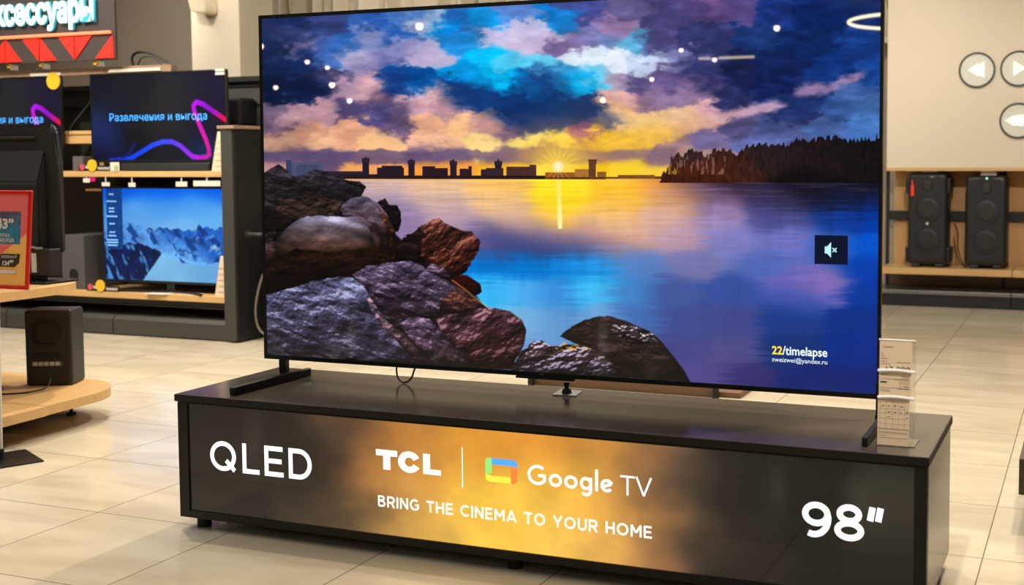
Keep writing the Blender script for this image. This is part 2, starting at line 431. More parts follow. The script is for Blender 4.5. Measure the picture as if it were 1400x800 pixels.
# pleated cladding: a row of folded facets
bm = B(); x = -5.12; k = 0
random.seed(3)
while x < 1.15:
    w = random.choice((.13, .17, .2, .24)); z0, z1 = 2.25, 3.6; xm = x+w*random.choice((.2, .5, .8)); d = .17
    a = bm.verts.new((x, 7.3, z0)); b = bm.verts.new((x+w, 7.3, z0)); c = bm.verts.new((x+w, 7.3, z1)); e = bm.verts.new((x, 7.3, z1))
    f = bm.verts.new((xm, 7.3-d, z0+(.55 if k % 2 else .3))); g = bm.verts.new((xm, 7.3-d*.6, z1))
    for q in ((a, b, f), (a, f, g, e), (f, b, c, g)): bm.faces.new(q)
    x += w; k += 1
box(bm, -5.12, 1.15, 7.3, 7.36, 2.2, 3.6)
struct('wall_cladding_back', bm, M['pleat'])

# ================================================================== BIG TELEVISION
ty, ti = .0082, .0093
EXT = np.array([math.cos(ty), math.sin(ty), 0]); EZT = np.array([-math.sin(ty)*ti, math.cos(ty)*ti, 1.]); EZT /= np.linalg.norm(EZT)
EYT = np.cross(EZT, EXT)
OT = np.array([.0484, .386, .5114]); TW, TH = 2.182, 1.218
MT = Matrix(((EXT[0], EYT[0], EZT[0], OT[0]), (EXT[1], EYT[1], EZT[1], OT[1]), (EXT[2], EYT[2], EZT[2], OT[2]), (0, 0, 0, 1)))
ZT = .4527
tv = thing('television', 'huge flat television showing a lake sunset, standing on the black lit console', 'television', (1.14, .40, ZT))
bm = B()
for a in ((0, .0145, 0, TH), (TW-.0095, TW, 0, TH)): box(bm, a[0], a[1], 0, .022, a[2], a[3], .001, MT)
for a in ((.0145, TW-.0095, 0, .0155), (.0145, TW-.0095, TH-.0135, TH)): box(bm, a[0], a[1], 0, .022, a[2], a[3], .001, MT)
obj('bezel', bm, M['tvframe'], tv)
bm = box(B(), .004, TW-.004, .0205, .034, .004, TH-.004, .002, MT)
obj('back_panel', bm, M['tvback'], tv)
bm = box(B(), .25, TW-.25, .034, .075, .06, .78, .015, MT)
obj('rear_housing', bm, M['tvback'], tv)
# the picture ---------------------------------------------------------------
Hm = [285.91731383169315, -10.865330945959613, 360.9431457677982, -19.629074471103518, -385.38598394039735, 490.24542014853, -0.08309142865112445, -0.012288021295676235]
SKY = [(365,40,(45,55,100)),(400,30,(28,50,98)),(450,30,(60,75,130)),(500,25,(45,90,160)),(560,20,(90,140,200)),(620,20,(40,115,190)),(700,12,(100,140,205)),(765,25,(20,135,210)),(800,10,(70,80,150)),(850,15,(110,100,150)),(900,30,(80,75,130)),(960,15,(88,74,130)),(1000,8,(92,78,138)),(975,5,(130,95,150)),(1060,15,(25,55,128)),(1120,20,(5,42,105)),(1190,12,(8,42,105)),
(370,62,(35,50,95)),(395,50,(50,62,108)),(410,60,(140,130,168)),(440,60,(70,98,160)),(425,72,(40,60,115)),(470,62,(50,105,175)),(510,52,(140,150,195)),(545,48,(40,95,170)),(556,22,(70,115,180)),(568,34,(200,200,222)),(582,22,(180,200,228)),(600,35,(0,135,210)),(625,60,(20,130,205)),(640,42,(50,110,175)),(655,30,(20,150,215)),(672,50,(195,192,225)),(700,60,(212,200,225)),(720,45,(200,195,225)),(740,55,(205,190,220)),(770,62,(130,110,160)),(800,45,(125,120,172)),(850,35,(165,135,180)),(830,55,(120,140,195)),(870,55,(100,185,225)),(900,60,(80,78,130)),(960,50,(55,60,112)),(1040,50,(26,60,122)),(1100,60,(12,45,105)),(1180,60,(20,62,135)),
(370,92,(18,38,78)),(420,85,(22,45,92)),(455,78,(80,120,190)),(482,76,(195,182,212)),(500,82,(150,145,190)),(525,85,(120,122,175)),(550,68,(150,150,195)),(580,72,(190,180,215)),(600,76,(205,188,218)),(622,92,(0,160,225)),(630,60,(60,160,220)),(660,85,(0,195,245)),(700,82,(90,205,242)),(740,88,(120,215,245)),(790,78,(225,238,250)),(840,80,(232,240,252)),(890,82,(200,215,240)),(925,82,(140,140,190)),(950,92,(60,65,120)),(1000,100,(28,38,88)),(1060,90,(18,40,98)),(1150,90,(12,52,122)),(1190,100,(20,70,145)),
(370,120,(12,28,62)),(420,120,(16,32,72)),(450,112,(60,60,100)),(478,120,(185,155,178)),(500,124,(212,172,178)),(518,135,(120,95,125)),(545,105,(20,80,150)),(540,118,(25,58,120)),(580,112,(0,90,165)),(620,118,(25,70,132)),(650,108,(0,155,218)),(690,108,(0,195,245)),(715,112,(10,140,210)),(740,102,(28,70,132)),(770,100,(60,160,215)),(792,115,(0,175,230)),(815,108,(130,210,242)),(845,110,(180,160,185)),(870,118,(95,85,135)),(910,110,(108,90,142)),(960,120,(38,42,92)),(1050,120,(14,35,90)),(1180,125,(70,105,168)),(1100,138,(30,55,115)),
(370,148,(120,105,130)),(400,158,(180,145,158)),(440,150,(195,155,165)),(480,152,(90,80,122)),(520,155,(80,76,124)),(545,152,(110,95,130)),(562,146,(215,172,180)),(590,128,(228,182,185)),(612,148,(190,150,160)),(640,140,(20,60,122)),(700,148,(8,52,112)),(750,138,(12,66,130)),(800,148,(38,60,112)),(845,140,(220,172,165)),(880,138,(150,120,150)),(905,132,(150,125,162)),(950,124,(165,132,168)),(1000,138,(48,54,105)),(1080,150,(42,58,115)),(1150,150,(55,90,150)),(1190,150,(70,112,172)),
(370,175,(105,85,110)),(420,178,(205,155,132)),(480,180,(225,170,142)),(540,176,(105,86,120)),(580,176,(235,180,150)),(620,172,(252,202,150)),(660,170,(200,155,150)),(690,178,(130,105,130)),(720,175,(80,75,115)),(760,170,(62,66,112)),(800,182,(160,90,120)),(840,160,(245,195,130)),(880,165,(255,212,128)),(930,158,(248,198,150)),(970,158,(222,172,180)),(1010,165,(90,85,130)),(1060,178,(78,90,142)),(1130,180,(80,110,170)),(1190,180,(80,130,200)),
(370,198,(200,160,132)),(450,192,(235,188,150)),(520,192,(246,200,150)),(600,195,(238,190,158)),(660,196,(255,222,150)),(720,192,(255,228,130)),(770,192,(255,212,90)),(820,190,(255,204,60)),(870,186,(252,196,80)),(920,186,(160,125,130)),(960,190,(128,115,162)),(1050,195,(108,120,180)),(1150,195,(90,130,205)),(900,176,(250,190,110)),
(370,212,(112,90,120)),(450,213,(108,88,120)),(600,213,(118,95,128)),(700,214,(138,110,132)),(740,206,(165,118,115)),(800,214,(215,150,90)),(860,208,(190,150,120)),(900,214,(150,118,130)),
(370,234,(200,150,150)),(500,230,(238,172,110)),(600,230,(250,170,75)),(700,232,(255,190,55)),(760,230,(255,232,110)),(800,232,(255,205,20)),(860,228,(255,218,55)),(900,238,(255,212,70)),(950,215,(190,150,140)),(1100,215,(80,90,140))]
WAT = [(500,250,(205,175,172)),(520,250,(228,195,172)),(600,250,(240,198,150)),(680,250,(248,196,105)),(763,250,(255,235,60)),(850,250,(255,196,50)),(900,250,(235,160,70)),(940,252,(120,85,88)),(1000,252,(48,34,52)),(1100,252,(24,20,34)),(1190,252,(20,18,28)),
(520,275,(160,142,168)),(600,275,(212,178,170)),(680,275,(238,195,140)),(763,275,(255,218,40)),(850,275,(252,195,80)),(920,275,(218,168,130)),(980,275,(130,105,138)),(1060,272,(52,45,76)),(1150,272,(22,26,55)),(1195,275,(18,30,75)),
(550,300,(150,130,168)),(620,300,(190,162,175)),(700,300,(222,182,160)),(763,298,(252,205,100)),(840,300,(240,192,130)),(900,300,(215,175,158)),(980,300,(165,145,188)),(1060,300,(80,82,142)),(1150,300,(22,62,145)),(1195,300,(0,62,165)),
(640,325,(120,110,158)),(680,322,(82,78,128)),(740,318,(150,125,150)),(800,318,(205,160,150)),(860,322,(225,178,150)),(920,325,(190,158,175)),(1000,330,(130,130,190)),(1080,330,(120,120,190)),(1140,335,(60,105,190)),(1195,335,(0,85,195)),
(680,340,(70,80,135)),(730,338,(60,68,120)),(790,338,(80,78,125)),(840,340,(150,125,150)),
(660,362,(0,122,205)),(720,362,(0,125,208)),(780,362,(20,135,212)),(820,362,(35,155,228)),(870,360,(95,132,192)),(950,360,(122,122,172)),(1050,360,(88,110,182)),(1090,390,(112,105,178)),(1130,388,(150,122,188)),(1180,370,(0,65,165)),
(670,400,(65,185,240)),(720,400,(90,178,238)),(760,400,(60,140,212)),(810,398,(75,195,245)),(860,400,(72,132,195)),(920,400,(72,92,155)),(1000,400,(60,85,155)),(1090,410,(60,85,165)),(1180,400,(8,58,150)),
(720,440,(130,185,225)),(760,440,(100,152,205)),(820,438,(118,166,215)),(870,440,(72,112,175)),(930,440,(70,82,145)),(1000,440,(70,76,138)),(1080,440,(28,60,132)),(1180,440,(8,50,132)),
(730,480,(112,155,205)),(930,480,(75,76,138)),(1000,480,(82,80,138)),(1080,480,(18,50,115)),(1180,480,(0,45,132)),
(960,520,(86,76,138)),(1020,520,(52,48,110)),(1100,520,(16,38,108)),(1190,520,(0,34,110))]
def c3(P, ox=350, oy=200, s=2.5): return [(ox+x/s, oy+y/s) for x, y in P]
def c4(P): return c3(P, 650, 200, 2.354)
def picture(u, v):
    w = Hm[6]*u+Hm[7]*v+1
    X = (Hm[0]*u+Hm[1]*v+Hm[2])/w; Y = (Hm[3]*u+Hm[4]*v+Hm[5])/w
    n1 = fbm(X/34, Y/17, 11)-.5; n2 = fbm(X/34, Y/17, 31)-.5; n3 = fbm(X/10, Y/6, 51, 4)-.5
    k = np.clip((244-Y)/60, .15, 1)
    n6 = fbm(X/17, Y/8, 131, 5, .6)-.5; n7 = fbm(X/15, Y/8, 151, 5, .6)-.5
    Xs = X+(n1*38+n6*34+n3*10)*k; Ys = Y+(n2*24+n7*20+n3*6)*k
    sky = rbf(SKY, Xs, Ys, 16, 9.5)
    d = (fbm(X/22, Y/9, 71, 6)-.5)*np.clip(1.1-sky.mean(-1), .3, 1)
    lum = sky.mean(-1); d = d*1.25+.5*(fbm(X/40+Y/60, Y/13, 171, 5, .55)-.5)*(lum < .75)
    sky = np.clip(sky, 0, 1)**1.12*(1+.50*d[..., None]*k[..., None])+(.10*np.clip(d, 0, 1)*k)[..., None]*np.array([1, .95, .9])
    col = sky
    # long pink cloud bank with a clean lower edge, and the small pink one above it
    wx = X+n3*10; wy = Y+n3*7+n1*6
    P = [(828,150),(842,152),(880,158),(905,151),(940,150),(968,158),(1000,152),(1040,140),(1055,137),(1078,144),(1040,155),(990,168),(940,182),(900,197),(860,206),(822,206),(800,196),(835,188),(850,178),(830,165)]
    pk = rbf([(830,152,(225,180,160)),(880,160,(255,210,140)),(940,155,(250,205,165)),(990,158,(222,172,185)),(1050,142,(215,172,205)),(900,185,(255,200,80)),(850,200,(255,196,60)),(950,172,(240,180,140))], X, Y, 30, 14)
    col = blend(col, soft(P, wx, wy, 6)*.9, pk*(.94+.2*(fbm(X/12, Y/6, 5)-.5))[..., None])
    P = [(1084,130),(1090,117),(1110,114),(1130,116),(1160,102),(1188,99),(1170,112),(1140,122),(1118,130),(1098,132)]
    col = blend(col, soft(P, wx, wy, 6)*.8, (np.array([196, 150, 196])/255)*(.9+.3*(fbm(X/14, Y/6, 8)-.5))[..., None])
    # dark cloud heart in the middle
    P = [(596,118),(640,112),(690,122),(715,105),(742,92),(770,106),(790,128),(812,140),(850,166),(836,176),(770,170),(742,182),(700,176),(668,160),(640,150),(606,140)]
    m = soft(P, X+n3*26+n1*12, Y+n3*16+n2*10, 9)
    dk = rbf([(640,130,(18,62,124)),(740,110,(22,74,140)),(740,150,(14,58,118)),(810,150,(34,66,120)),(780,170,(70,70,118))], X, Y, 40, 20)
    col = blend(col, m*.66, dk*(.88+.4*(fbm(X/18, Y/9, 91)-.5))[..., None])
    # low cloud band above the skyline
    top = 208-7*np.clip(fbm(X/26, Y*0, 13, 4)*2-.9, 0, 1)-8*np.exp(-((X-748)/40)**2)
    bot = 221+3*np.sin(X/37)+2*n3*4
    band = sstep(-2, 2, Y-top)*(1-sstep(-3, 4, Y-bot))*np.clip((925-X)/90, 0, 1)
    bc = rbf([(380,213,(96,82,120)),(520,214,(104,84,120)),(660,214,(120,98,130)),(740,207,(175,125,115)),(800,213,(190,130,105)),(880,214,(130,104,128))], X, Y, 60, 20)
    col = blend(col, band*.85, bc*(.94+.22*(fbm(X/14, Y/5, 17)-.5))[..., None])
    # sun with rays
    r = np.hypot((X-763), (Y-228)*1.05); th = np.arctan2(Y-228, X-763)
    col = blend(col, np.exp(-(r/42)**2)*.75*(Y < 246), np.array([255, 222, 60])/255)
    rays = np.clip(np.cos(th*9+.5)**8, 0, 1)*np.exp(-(r/22)**2)
    col = blend(col, np.clip(rays*1.1, 0, 1), np.array([255, 215, 110])/255)
    # water
    n4 = fbm(X/60, Y/3.2, 21, 5)-.5; n5 = fbm(X/14, Y/60, 23, 4)-.5
    wat = np.clip(rbf(WAT, X+n4*34+n5*14, Y+n4*16+n5*8, 30, 17), 0, 1)**1.05
    amp = np.clip(1.2-(Y-244)/170, .25, 1)
    wat = wat*(1+.26*n4[..., None]*amp[..., None]+.10*n5[..., None])
    wat = blend(wat, sstep(.58, .75, fbm(X/70, Y/2.2, 27, 4))*np.clip(1-(Y-246)/60, 0, 1)*.30, np.array([205, 170, 185])/255*np.clip(1.2-np.abs(X-820)/500, .3, 1)[..., None])
    hor = 246-(X-480)*.006
    wm = sstep(-.6, .8, Y-hor)
    col = blend(col, wm, wat)
    gx = 763.5+(Y-246)*.035
    g = np.exp(-((X-gx)/(3.2+n4*3))**4)*(Y > 245)*(Y < 313)
    col = blend(col, g, np.array([255, 250, 190])/255)
    col = blend(col, np.exp(-((X-gx)/22)**2)*.5*(Y > 245)*np.clip((320-Y)/60, 0, 1), np.array([255, 222, 40])/255)
    # skyline
    def rect(x0, x1, y0, c, y1=245): 
        nonlocal col
        m = (X > x0)*(X < x1)*(Y > y0)*(Y < y1); col = blend(col, m, (np.array(c)/255)*(.9+.25*value_noise(X*.9, Y*.7, 3))[..., None])
    rect(391,399,219,(56,62,92)); rect(399,441,222,(76,78,108)); rect(405,436,225,(66,68,98)); rect(441,500,234,(44,32,48))
    rect(462,515,238,(36,26,38))
    for cx, y0, w in ((500,215,9),(562.5,218,9),(620,219,9),(681,219,9)):
        rect(cx-w/2, cx+w/2, y0+5, (34,26,42)); rect(cx-w/2-.8, cx+w/2+.8, y0+1, (40,30,46), y0+7); rect(cx-1.5, cx+1.5, y0-1, (40,30,46), y0+2)
    rect(515,552,229,(36,24,34)); rect(522,550,226.5,(36,24,34)); rect(577,612,230,(38,24,32)); rect(577,595,227,(38,24,32))
    rect(628,645,231,(40,26,34)); rect(640,645,227,(40,26,34)); rect(657,664,231,(44,32,48)); rect(664,688,230,(50,34,44)); rect(692,730,228,(70,42,40)); rect(724,733,225,(74,44,40))
    rect(745,806,236,(150,84,30)); rect(786,806,231,(170,110,50)); rect(804.5,815,219,(96,58,36)); rect(803.5,816,218,(80,46,32),220); rect(816,829,235,(140,90,40))
    rect(470,745,240,(34,22,26)); rect(745,905,241.5,(92,56,26)); rect(845,895,239.5,(120,76,34))
    col = blend(col, np.exp(-(np.hypot(X-763, Y-228)/7.5)**4), np.array([255, 252, 215])/255)
    rr = np.clip(np.cos((th)*8)**14, 0, 1)*np.exp(-(r/17)**2)*(Y < 262)
    col = blend(col, rr, np.array([255, 190, 70])/255)
    # wooded shore on the right
    prof = np.interp(X, [903,910,918,926,934,943,956,965,972,985,996,1008,1020,1031,1043,1054,1063,1078,1094,1108,1126,1150,1170,1198,1215],
                        [244,232,216,208,211,205,206,216,208,203,206,210,201,199,193,199,197,197,189,192,187,190,192,188,186])
    prof = prof+(value_noise(X/2.6, X*0, 41)-.5)*8+(value_noise(X/1.1, X*0, 42)-.5)*3
    tm = (Y > prof)*(Y < 250)*(X > 902)
    gap = (fbm(X/3.0, Y/14, 45, 3) > .56)*(X < 992)*(X > 912)*(Y < 238)*(Y > 214)
    tc = rbf([(915,235,(60,24,14)),(960,238,(90,36,14)),(930,215,(54,34,36)),(1010,230,(58,28,22)),(1060,220,(34,24,26)),(1120,220,(26,18,20)),(1190,220,(18,14,16)),(1100,245,(12,9,12)),(960,246,(40,16,10))], X, Y, 30, 14)
    tc = tc*(.55+.9*fbm(X/2.5, Y/7, 47, 3))[..., None]
    col = blend(col, tm*(1-gap*.45), tc)
    # dark reflection of the shore
    # rocks
    def rock(P, top, bot, s, hl=(170,160,200), hk=.35, ang=.3, sc=12, con=1., rag=3., dim=1., rim=10, sm=1.):
        nonlocal col
        ys = [p[1] for p in P]; xs = [p[0] for p in P]
        k = (X > min(xs)-8)*(X < max(xs)+8)*(Y > min(ys)-8)*(Y < max(ys)+8)
        x = X[k]; y = Y[k]; wob = fbm(x/7, y/7, s, 4)-.5
        m = np.zeros(x.shape)
        for dx, dy in ((0, 0), (.7, 0), (-.7, 0), (0, .7), (0, -.7)): m += inpoly(P, x+dx+wob*rag, y+dy+wob*rag)*.2
        ca, sa = math.cos(ang), math.sin(ang)
        def hgt(px, py):
            a = px*ca+py*sa; b = -px*sa+py*ca
            return 1.5*fbm(a/(sc*3.4), b/(sc*2.0), s+3, 3, .5)+sm*(.42*fbm(a/(sc*1.1), b/(sc*.6), s+4, 5, .55)+.30*(1-np.abs(2*fbm(a/(sc*1.5), b/(sc*.9), s+5, 3, .5)-1))+.09*fbm(a/3.2, b/2.2, s+9, 3))
        h0 = hgt(x, y); h1 = hgt(x+1.0, y+2.0)
        sh = np.clip(.5+(h0-h1)*(5.5 if sc > 12 else 4.2), 0, 1.25)
        t = np.clip((y-min(ys))/(max(ys)-min(ys)), 0, 1)
        d, _ = dist_path(P+[P[0]], x, y)
        edge = .24+.76*sstep(0, rim*1.5, d+(1-t)*rim*1.3)
        c = (np.array(top)*(1-t[..., None])+np.array(bot)*t[..., None])/255
        c = c*(.62+.76*fbm(x/(sc*1.6), y/(sc*1.1), s+21, 5, .6))[..., None]
        c = c*((.30+1.15*sh*con+(1-con)*.5)*edge*(1.12-.58*t)*dim*.92)[..., None]
        hm = sstep(.72, 1.1, sh)*hk*1.35*(1.1-.6*t)*edge
        c = c*(1-np.clip(hm, 0, .85))[..., None]+(np.array(hl)/255)*np.clip(hm, 0, .85)[..., None]
        cc = col[k]; col[k] = cc*(1-m[..., None])+c*m[..., None]
        return m
    pile = [(356,236),(480,250),(520,300),(566,345),(592,358),(628,386),(648,400),(662,420),(700,450),(700,506),(356,500)]
    col = blend(col, soft(pile, X, Y, 2), np.array([20, 11, 14])/255)
    rock(c3([(412,190),(440,177),(455,200),(480,200),(495,225),(495,270),(480,295),(470,285),(445,230)]), (34,24,28), (20,12,12), 101, hk=.1)
    rock(c3([(0,120),(30,92),(75,60),(110,85),(125,110),(200,78),(250,90),(310,115),(355,122),(378,140),(362,170),(320,178),(285,215),(240,260),(60,330),(0,330)]), (44,38,46), (30,22,18), 111, (90,84,100), .25, con=.8)
    rock(c3([(70,185),(200,165),(290,190),(270,245),(150,260),(70,300)]), (66,48,42), (34,24,18), 113, (110,90,80), .15, rag=8)
    rock(c3([(285,215),(300,195),(320,180),(350,172),(380,174),(415,195),(450,240),(475,290),(474,325),(460,362),(425,355),(400,280),(350,240),(300,237)]), (104,96,120), (88,44,30), 121, (160,150,185), .35, sc=16, sm=.4, rim=16)
    rock(c3([(415,205),(450,242),(474,290),(470,340),(455,362),(450,290),(430,235)]), (110,62,50), (110,46,24), 123, (200,120,80), .3)
    rock(c3([(310,242),(335,236),(362,242),(400,270),(425,315),(429,345),(420,365),(396,366),(398,320),(370,262)]), (130,112,130), (110,60,40), 131, (190,160,160), .3, sc=16, sm=.3)
    rock(c3([(62,330),(85,300),(110,275),(135,255),(170,240),(210,237),(260,240),(290,240),(330,244),(375,262),(396,300),(400,355),(385,378),(250,392),(100,392),(66,375)]), (140,138,168), (128,70,34), 141, (205,205,230), .4, sc=20, con=.8, sm=.3, rim=20)
    rock(c3([(0,290),(30,296),(60,320),(72,360),(70,398),(30,408),(0,408)]), (105,84,84), (60,34,24), 151, hk=.2)
    rock(c3([(0,400),(70,385),(130,350),(250,362),(400,345),(420,350),(470,365),(540,395),(480,405),(400,410),(330,440),(200,470),(100,500),(0,520)]), (34,17,8), (12,7,9), 161, (80,44,24), .10, con=.9)
    rock(c3([(665,440),(720,440),(765,470),(773,500),(740,515),(680,490)]), (70,12,10), (46,10,16), 171, (120,30,20), .1, con=.6)
    rock(c3([(470,357),(500,322),(545,290),(565,272),(600,252),(630,246),(640,260),(700,288),(735,290),(768,325),(762,358),(745,385),(720,422),(690,452),(640,445),(580,402),(540,398),(478,388)]), (100,58,48), (84,30,20), 181, (190,130,110), .4, ang=-.6)
    rock(c3([(470,357),(500,322),(560,280),(580,300),(560,345),(575,400),(540,398),(478,388)]), (40,22,22), (30,14,14), 183, (110,80,80), .15, rag=8)
    rock(c3([(575,420),(600,402),(640,415),(668,440),(674,462),(620,450)]), (112,88,104), (70,44,54), 191, hk=.4)
    rock(c3([(330,440),(380,410),(450,398),(520,393),(560,404),(610,440),(670,470),(700,485),(745,518),(792,554),(700,572),(640,572),(560,592),(480,625),(420,580),(380,500)]), (100,88,116), (64,42,56), 201, (185,165,195), .45, ang=.5, sc=16)
    rock(c3([(640,520),(690,480),(745,518),(792,554),(700,570),(620,575)]), (96,56,50), (60,34,40), 203, (230,150,90), .35, ang=.6)
    rock([(595,436)]+c3([(640,575),(700,570),(760,555),(800,552)])+c4([(60,520),(110,530),(150,560),(163,590),(155,640),(130,690),(118,716)])+[(640,505),(610,470)], (92,60,68), (66,24,24), 211, (205,170,190), .4, ang=-.4, sc=11, sm=.8, rim=14)
    rock(c3([(490,607),(515,590),(545,584),(592,590),(620,620),(680,680),(757,750),(600,752),(560,700),(520,650)]), (112,92,118), (84,54,66), 221, (205,170,190), .45, ang=.7, sc=11)
    rock(c3([(20,515),(38,508),(100,490),(200,460),(270,447),(330,450),(368,478),(385,510),(400,532),(440,592),(520,652),(578,708),(600,745),(20,730)]), (104,106,142), (78,64,92), 231, (190,188,220), .5, ang=.45, sc=15, sm=.9)
    rock(c3([(372,480),(400,532),(440,592),(520,652),(578,708),(598,742),(540,735),(480,665),(420,605),(385,545)]), (120,108,140), (170,112,118), 233, (235,180,170), .5, ang=.7, sc=9, rag=6)
    rock(c4([(272,612),(290,592),(318,575),(360,556),(395,549),(430,547),(465,556),(500,570),(560,595),(598,628),(640,680),(670,720),(692,760),(455,745),(425,690),(380,655),(330,640)]), (50,34,32), (40,28,24), 241, (140,120,140), .15, ang=.3, con=.8)
    rock(c4([(430,590),(470,575),(520,578),(575,605),(590,632),(540,636),(500,622),(450,605)]), (96,78,84), (60,44,44), 243, (250,250,255), .85, ang=.3, sc=8, rag=10)
    rock(c4([(112,720),(130,690),(150,660),(170,642),(190,628),(215,627),(245,645),(290,636),(335,640),(380,655),(430,688),(458,715),(468,745),(300,738)]), (86,56,50), (72,62,84), 251, (215,210,240), .6, ang=-.2, sc=8)
    ge, _ = dist_path(c3([(672,462),(705,486),(745,518),(790,552)]), X+n3*3, Y+n3*3+1)
    col = blend(col, (1-sstep(.3, 2.0, ge))*.5, np.array([236, 160, 84])/255)
    P = c4([(250,645),(290,636),(335,640),(375,652),(350,662),(300,655),(262,655)])
    col = blend(col, inpoly(P, X+n3*12, Y+n3*8)*sstep(.4, .7, fbm(X/5, Y/2.5, 77))*.9, np.array([240, 180, 60])/255)
    # vignette-free; saturate the picture a little as the panel does
    g = col.mean(-1, keepdims=True); col = g+(col-g)*np.where((Y > 248)+(X < 760), 1.07, .98)[..., None]
    return col
scr = painted('screen', OT+EYT*.0006, EXT, EZT, (.0145, TW-.0095), (.0155, TH-.0135), 1040, 580, picture, M['picture'], tv, 'glossy screen with a sunset lake picture')
def on_tv(d): return OT-EYT*d
bm = prism(B(), [(1.986, .3935), (2.0845, .3935), (2.0845, .4795), (1.986, .4795)], -.0004, -.0008, 'xz', M=MT)
mute = obj('mute_tile', bm, M['muteb'], scr)
bm = prism(B(), [(2.0165, .4255), (2.0235, .4255), (2.0350, .4135), (2.0350, .4595), (2.0235, .4465), (2.0165, .4465)], -.0009, -.0012, 'xz', M=MT)
for s in (1, -1):
    c = (2.0455, .4362); a = .0065
    d = Vector((1, s)).normalized(); n = Vector((-d.y, d.x))*.0017; d *= a*1.3
    prism(bm, [(c[0]-d.x-n.x, c[1]-d.y-n.y), (c[0]+d.x-n.x, c[1]+d.y-n.y), (c[0]+d.x+n.x, c[1]+d.y+n.y), (c[0]-d.x+n.x, c[1]-d.y+n.y)], -.0009, -.0012-.0001*s, 'xz', M=MT)
obj('mute_icon', bm, M['capc'], scr)
O1 = on_tv(.0012)
text_mesh('caption_number', '22', 1.8583, 1.8900, .1170, .1420, O1, EXT, EZT, M['capy'], scr, .02)
text_mesh('caption_title', '/timelapse', 1.8905, 2.0262, .1085, .1435, O1, EXT, EZT, M['capw'], scr, .015)
text_mesh('caption_address', 'zweizwei@yandex.ru', 1.8583, 2.0262, .0905, .1090, O1, EXT, EZT, M['capw'], scr, .0)
text_mesh('logo', 'TCL', 1.085, 1.102, .0065, .0115, on_tv(.0008), EXT, EZT, M['steel'], tv, .03)
bm = box(B(), .9987, 1.2076, -.001, .018, -.008, -.0005, .001, MT)
obj('sensor_bar', bm, M['foot'], tv)
# feet: a long bar, and the post that carries the panel
for side, (xb, xp) in enumerate(((.197, .118), (2.249, 2.2265))):
    bm = prism(B(), [(xb-.011, .033), (xb+.011, .033), (xb+.021, .43), (xb+.001, .43)] if side == 0 else [(xb-.008, .05), (xb+.008, .05), (xb+.008, .44), (xb-.008, .44)], ZT+.001, ZT+.027, 'xy')
    x0, x1 = (xp-.012, xb) if side == 0 else (xp-.01, xb)
    box(bm, x0, x1, .398, .424, ZT+.001, ZT+.012)
    bmesh.ops.bevel(bm, geom=[e for e in bm.edges], offset=.0015, segments=1, affect='EDGES')
    ft = obj('foot', bm, M['foot'], tv)
    bm = box(B(), xp-.014 if side == 0 else xp-.007, xp+.014 if side == 0 else xp+.007, .396, .420, ZT+.010, .56, .002)
    obj('post', bm, M['foot'], ft)

# ================================================================== CONSOLE
W, D, zb = 2.4187, .5319, .0415
con = thing('display_console', 'long low black console with a backlit golden advertising panel, carrying the huge television', 'console', (W/2, D/2, 0))
bm = box(B(), -.004, W+.004, -.006, D+.004, ZT-.024, ZT, .0015)
obj('tabletop', bm, M['satin'], con)  # grey base colour stands for reflected brightness; the slab itself is black
obj('edge_band', box(box(box(B(), -.0052, W+.0052, -.0072, -.0058, ZT-.0238, ZT-.0014), W+.0041, W+.0052, -.0058, D+.004, ZT-.0238, ZT-.0014), -.0052, -.0041, -.0058, D+.004, ZT-.0238, ZT-.0014), M['laminate'], con)
bm = B()
zi0, zi1 = .0665, .4215
box(bm, 0, .040, 0, .03, zb, ZT-.027, .001); box(bm, W-.033, W, 0, .03, zb, ZT-.027, .001)
box(bm, .040, W-.033, 0, .03, zb, zi0, .001); box(bm, .040, W-.033, 0, .03, zi1, ZT-.027, .001)
obj('front_frame', bm, M['laminate'], con)
obj('side_panel', box(B(), W-.018, W, .031, D, zb, ZT-.027, .001), M['side'], con)
obj('side_panel', box(B(), 0, .018, .031, D, zb, ZT-.027, .001), M['side'], con)
obj('back_board', box(B(), .02, W-.02, D-.016, D, zb, ZT-.027), M['laminate'], con)
obj('bottom_board', box(B(), .02, W-.02, .032, D-.018, zb, zb+.018), M['laminate'], con)
for x in (.052, 1.21, W-.052):
    for y in (.055, D-.055): obj('foot', cyl(B(), (x, y, 0), (x, y, zb), .023, n=28), M['rubber'], con, smooth=True)
GOLD = [(256,560,(22,19,17)),(330,600,(22,20,18)),(300,690,(24,22,20)),(420,620,(30,25,20)),(470,700,(50,42,32)),(480,580,(92,64,42)),(510,640,(150,98,52)),(500,720,(150,112,68)),(560,590,(170,108,52)),(540,660,(215,150,62)),(560,720,(220,165,75)),(600,620,(228,158,56)),(640,680,(250,196,66)),(600,740,(236,186,80)),(670,620,(228,148,46)),(690,680,(255,208,74)),(680,740,(248,196,72)),(740,600,(218,140,48)),(760,660,(250,190,66)),(760,740,(250,200,84)),(800,620,(205,138,58)),(830,690,(236,172,72)),(830,760,(235,175,84)),(880,640,(150,105,62)),(900,700,(170,118,66)),(900,770,(160,112,70)),(940,660,(66,54,44)),(960,740,(60,48,40)),(1020,700,(20,19,18)),(1020,640,(20,19,18)),(1100,700,(12,12,12)),(1200,720,(12,12,12)),(1000,780,(28,25,22)),(1150,780,(14,14,14))]
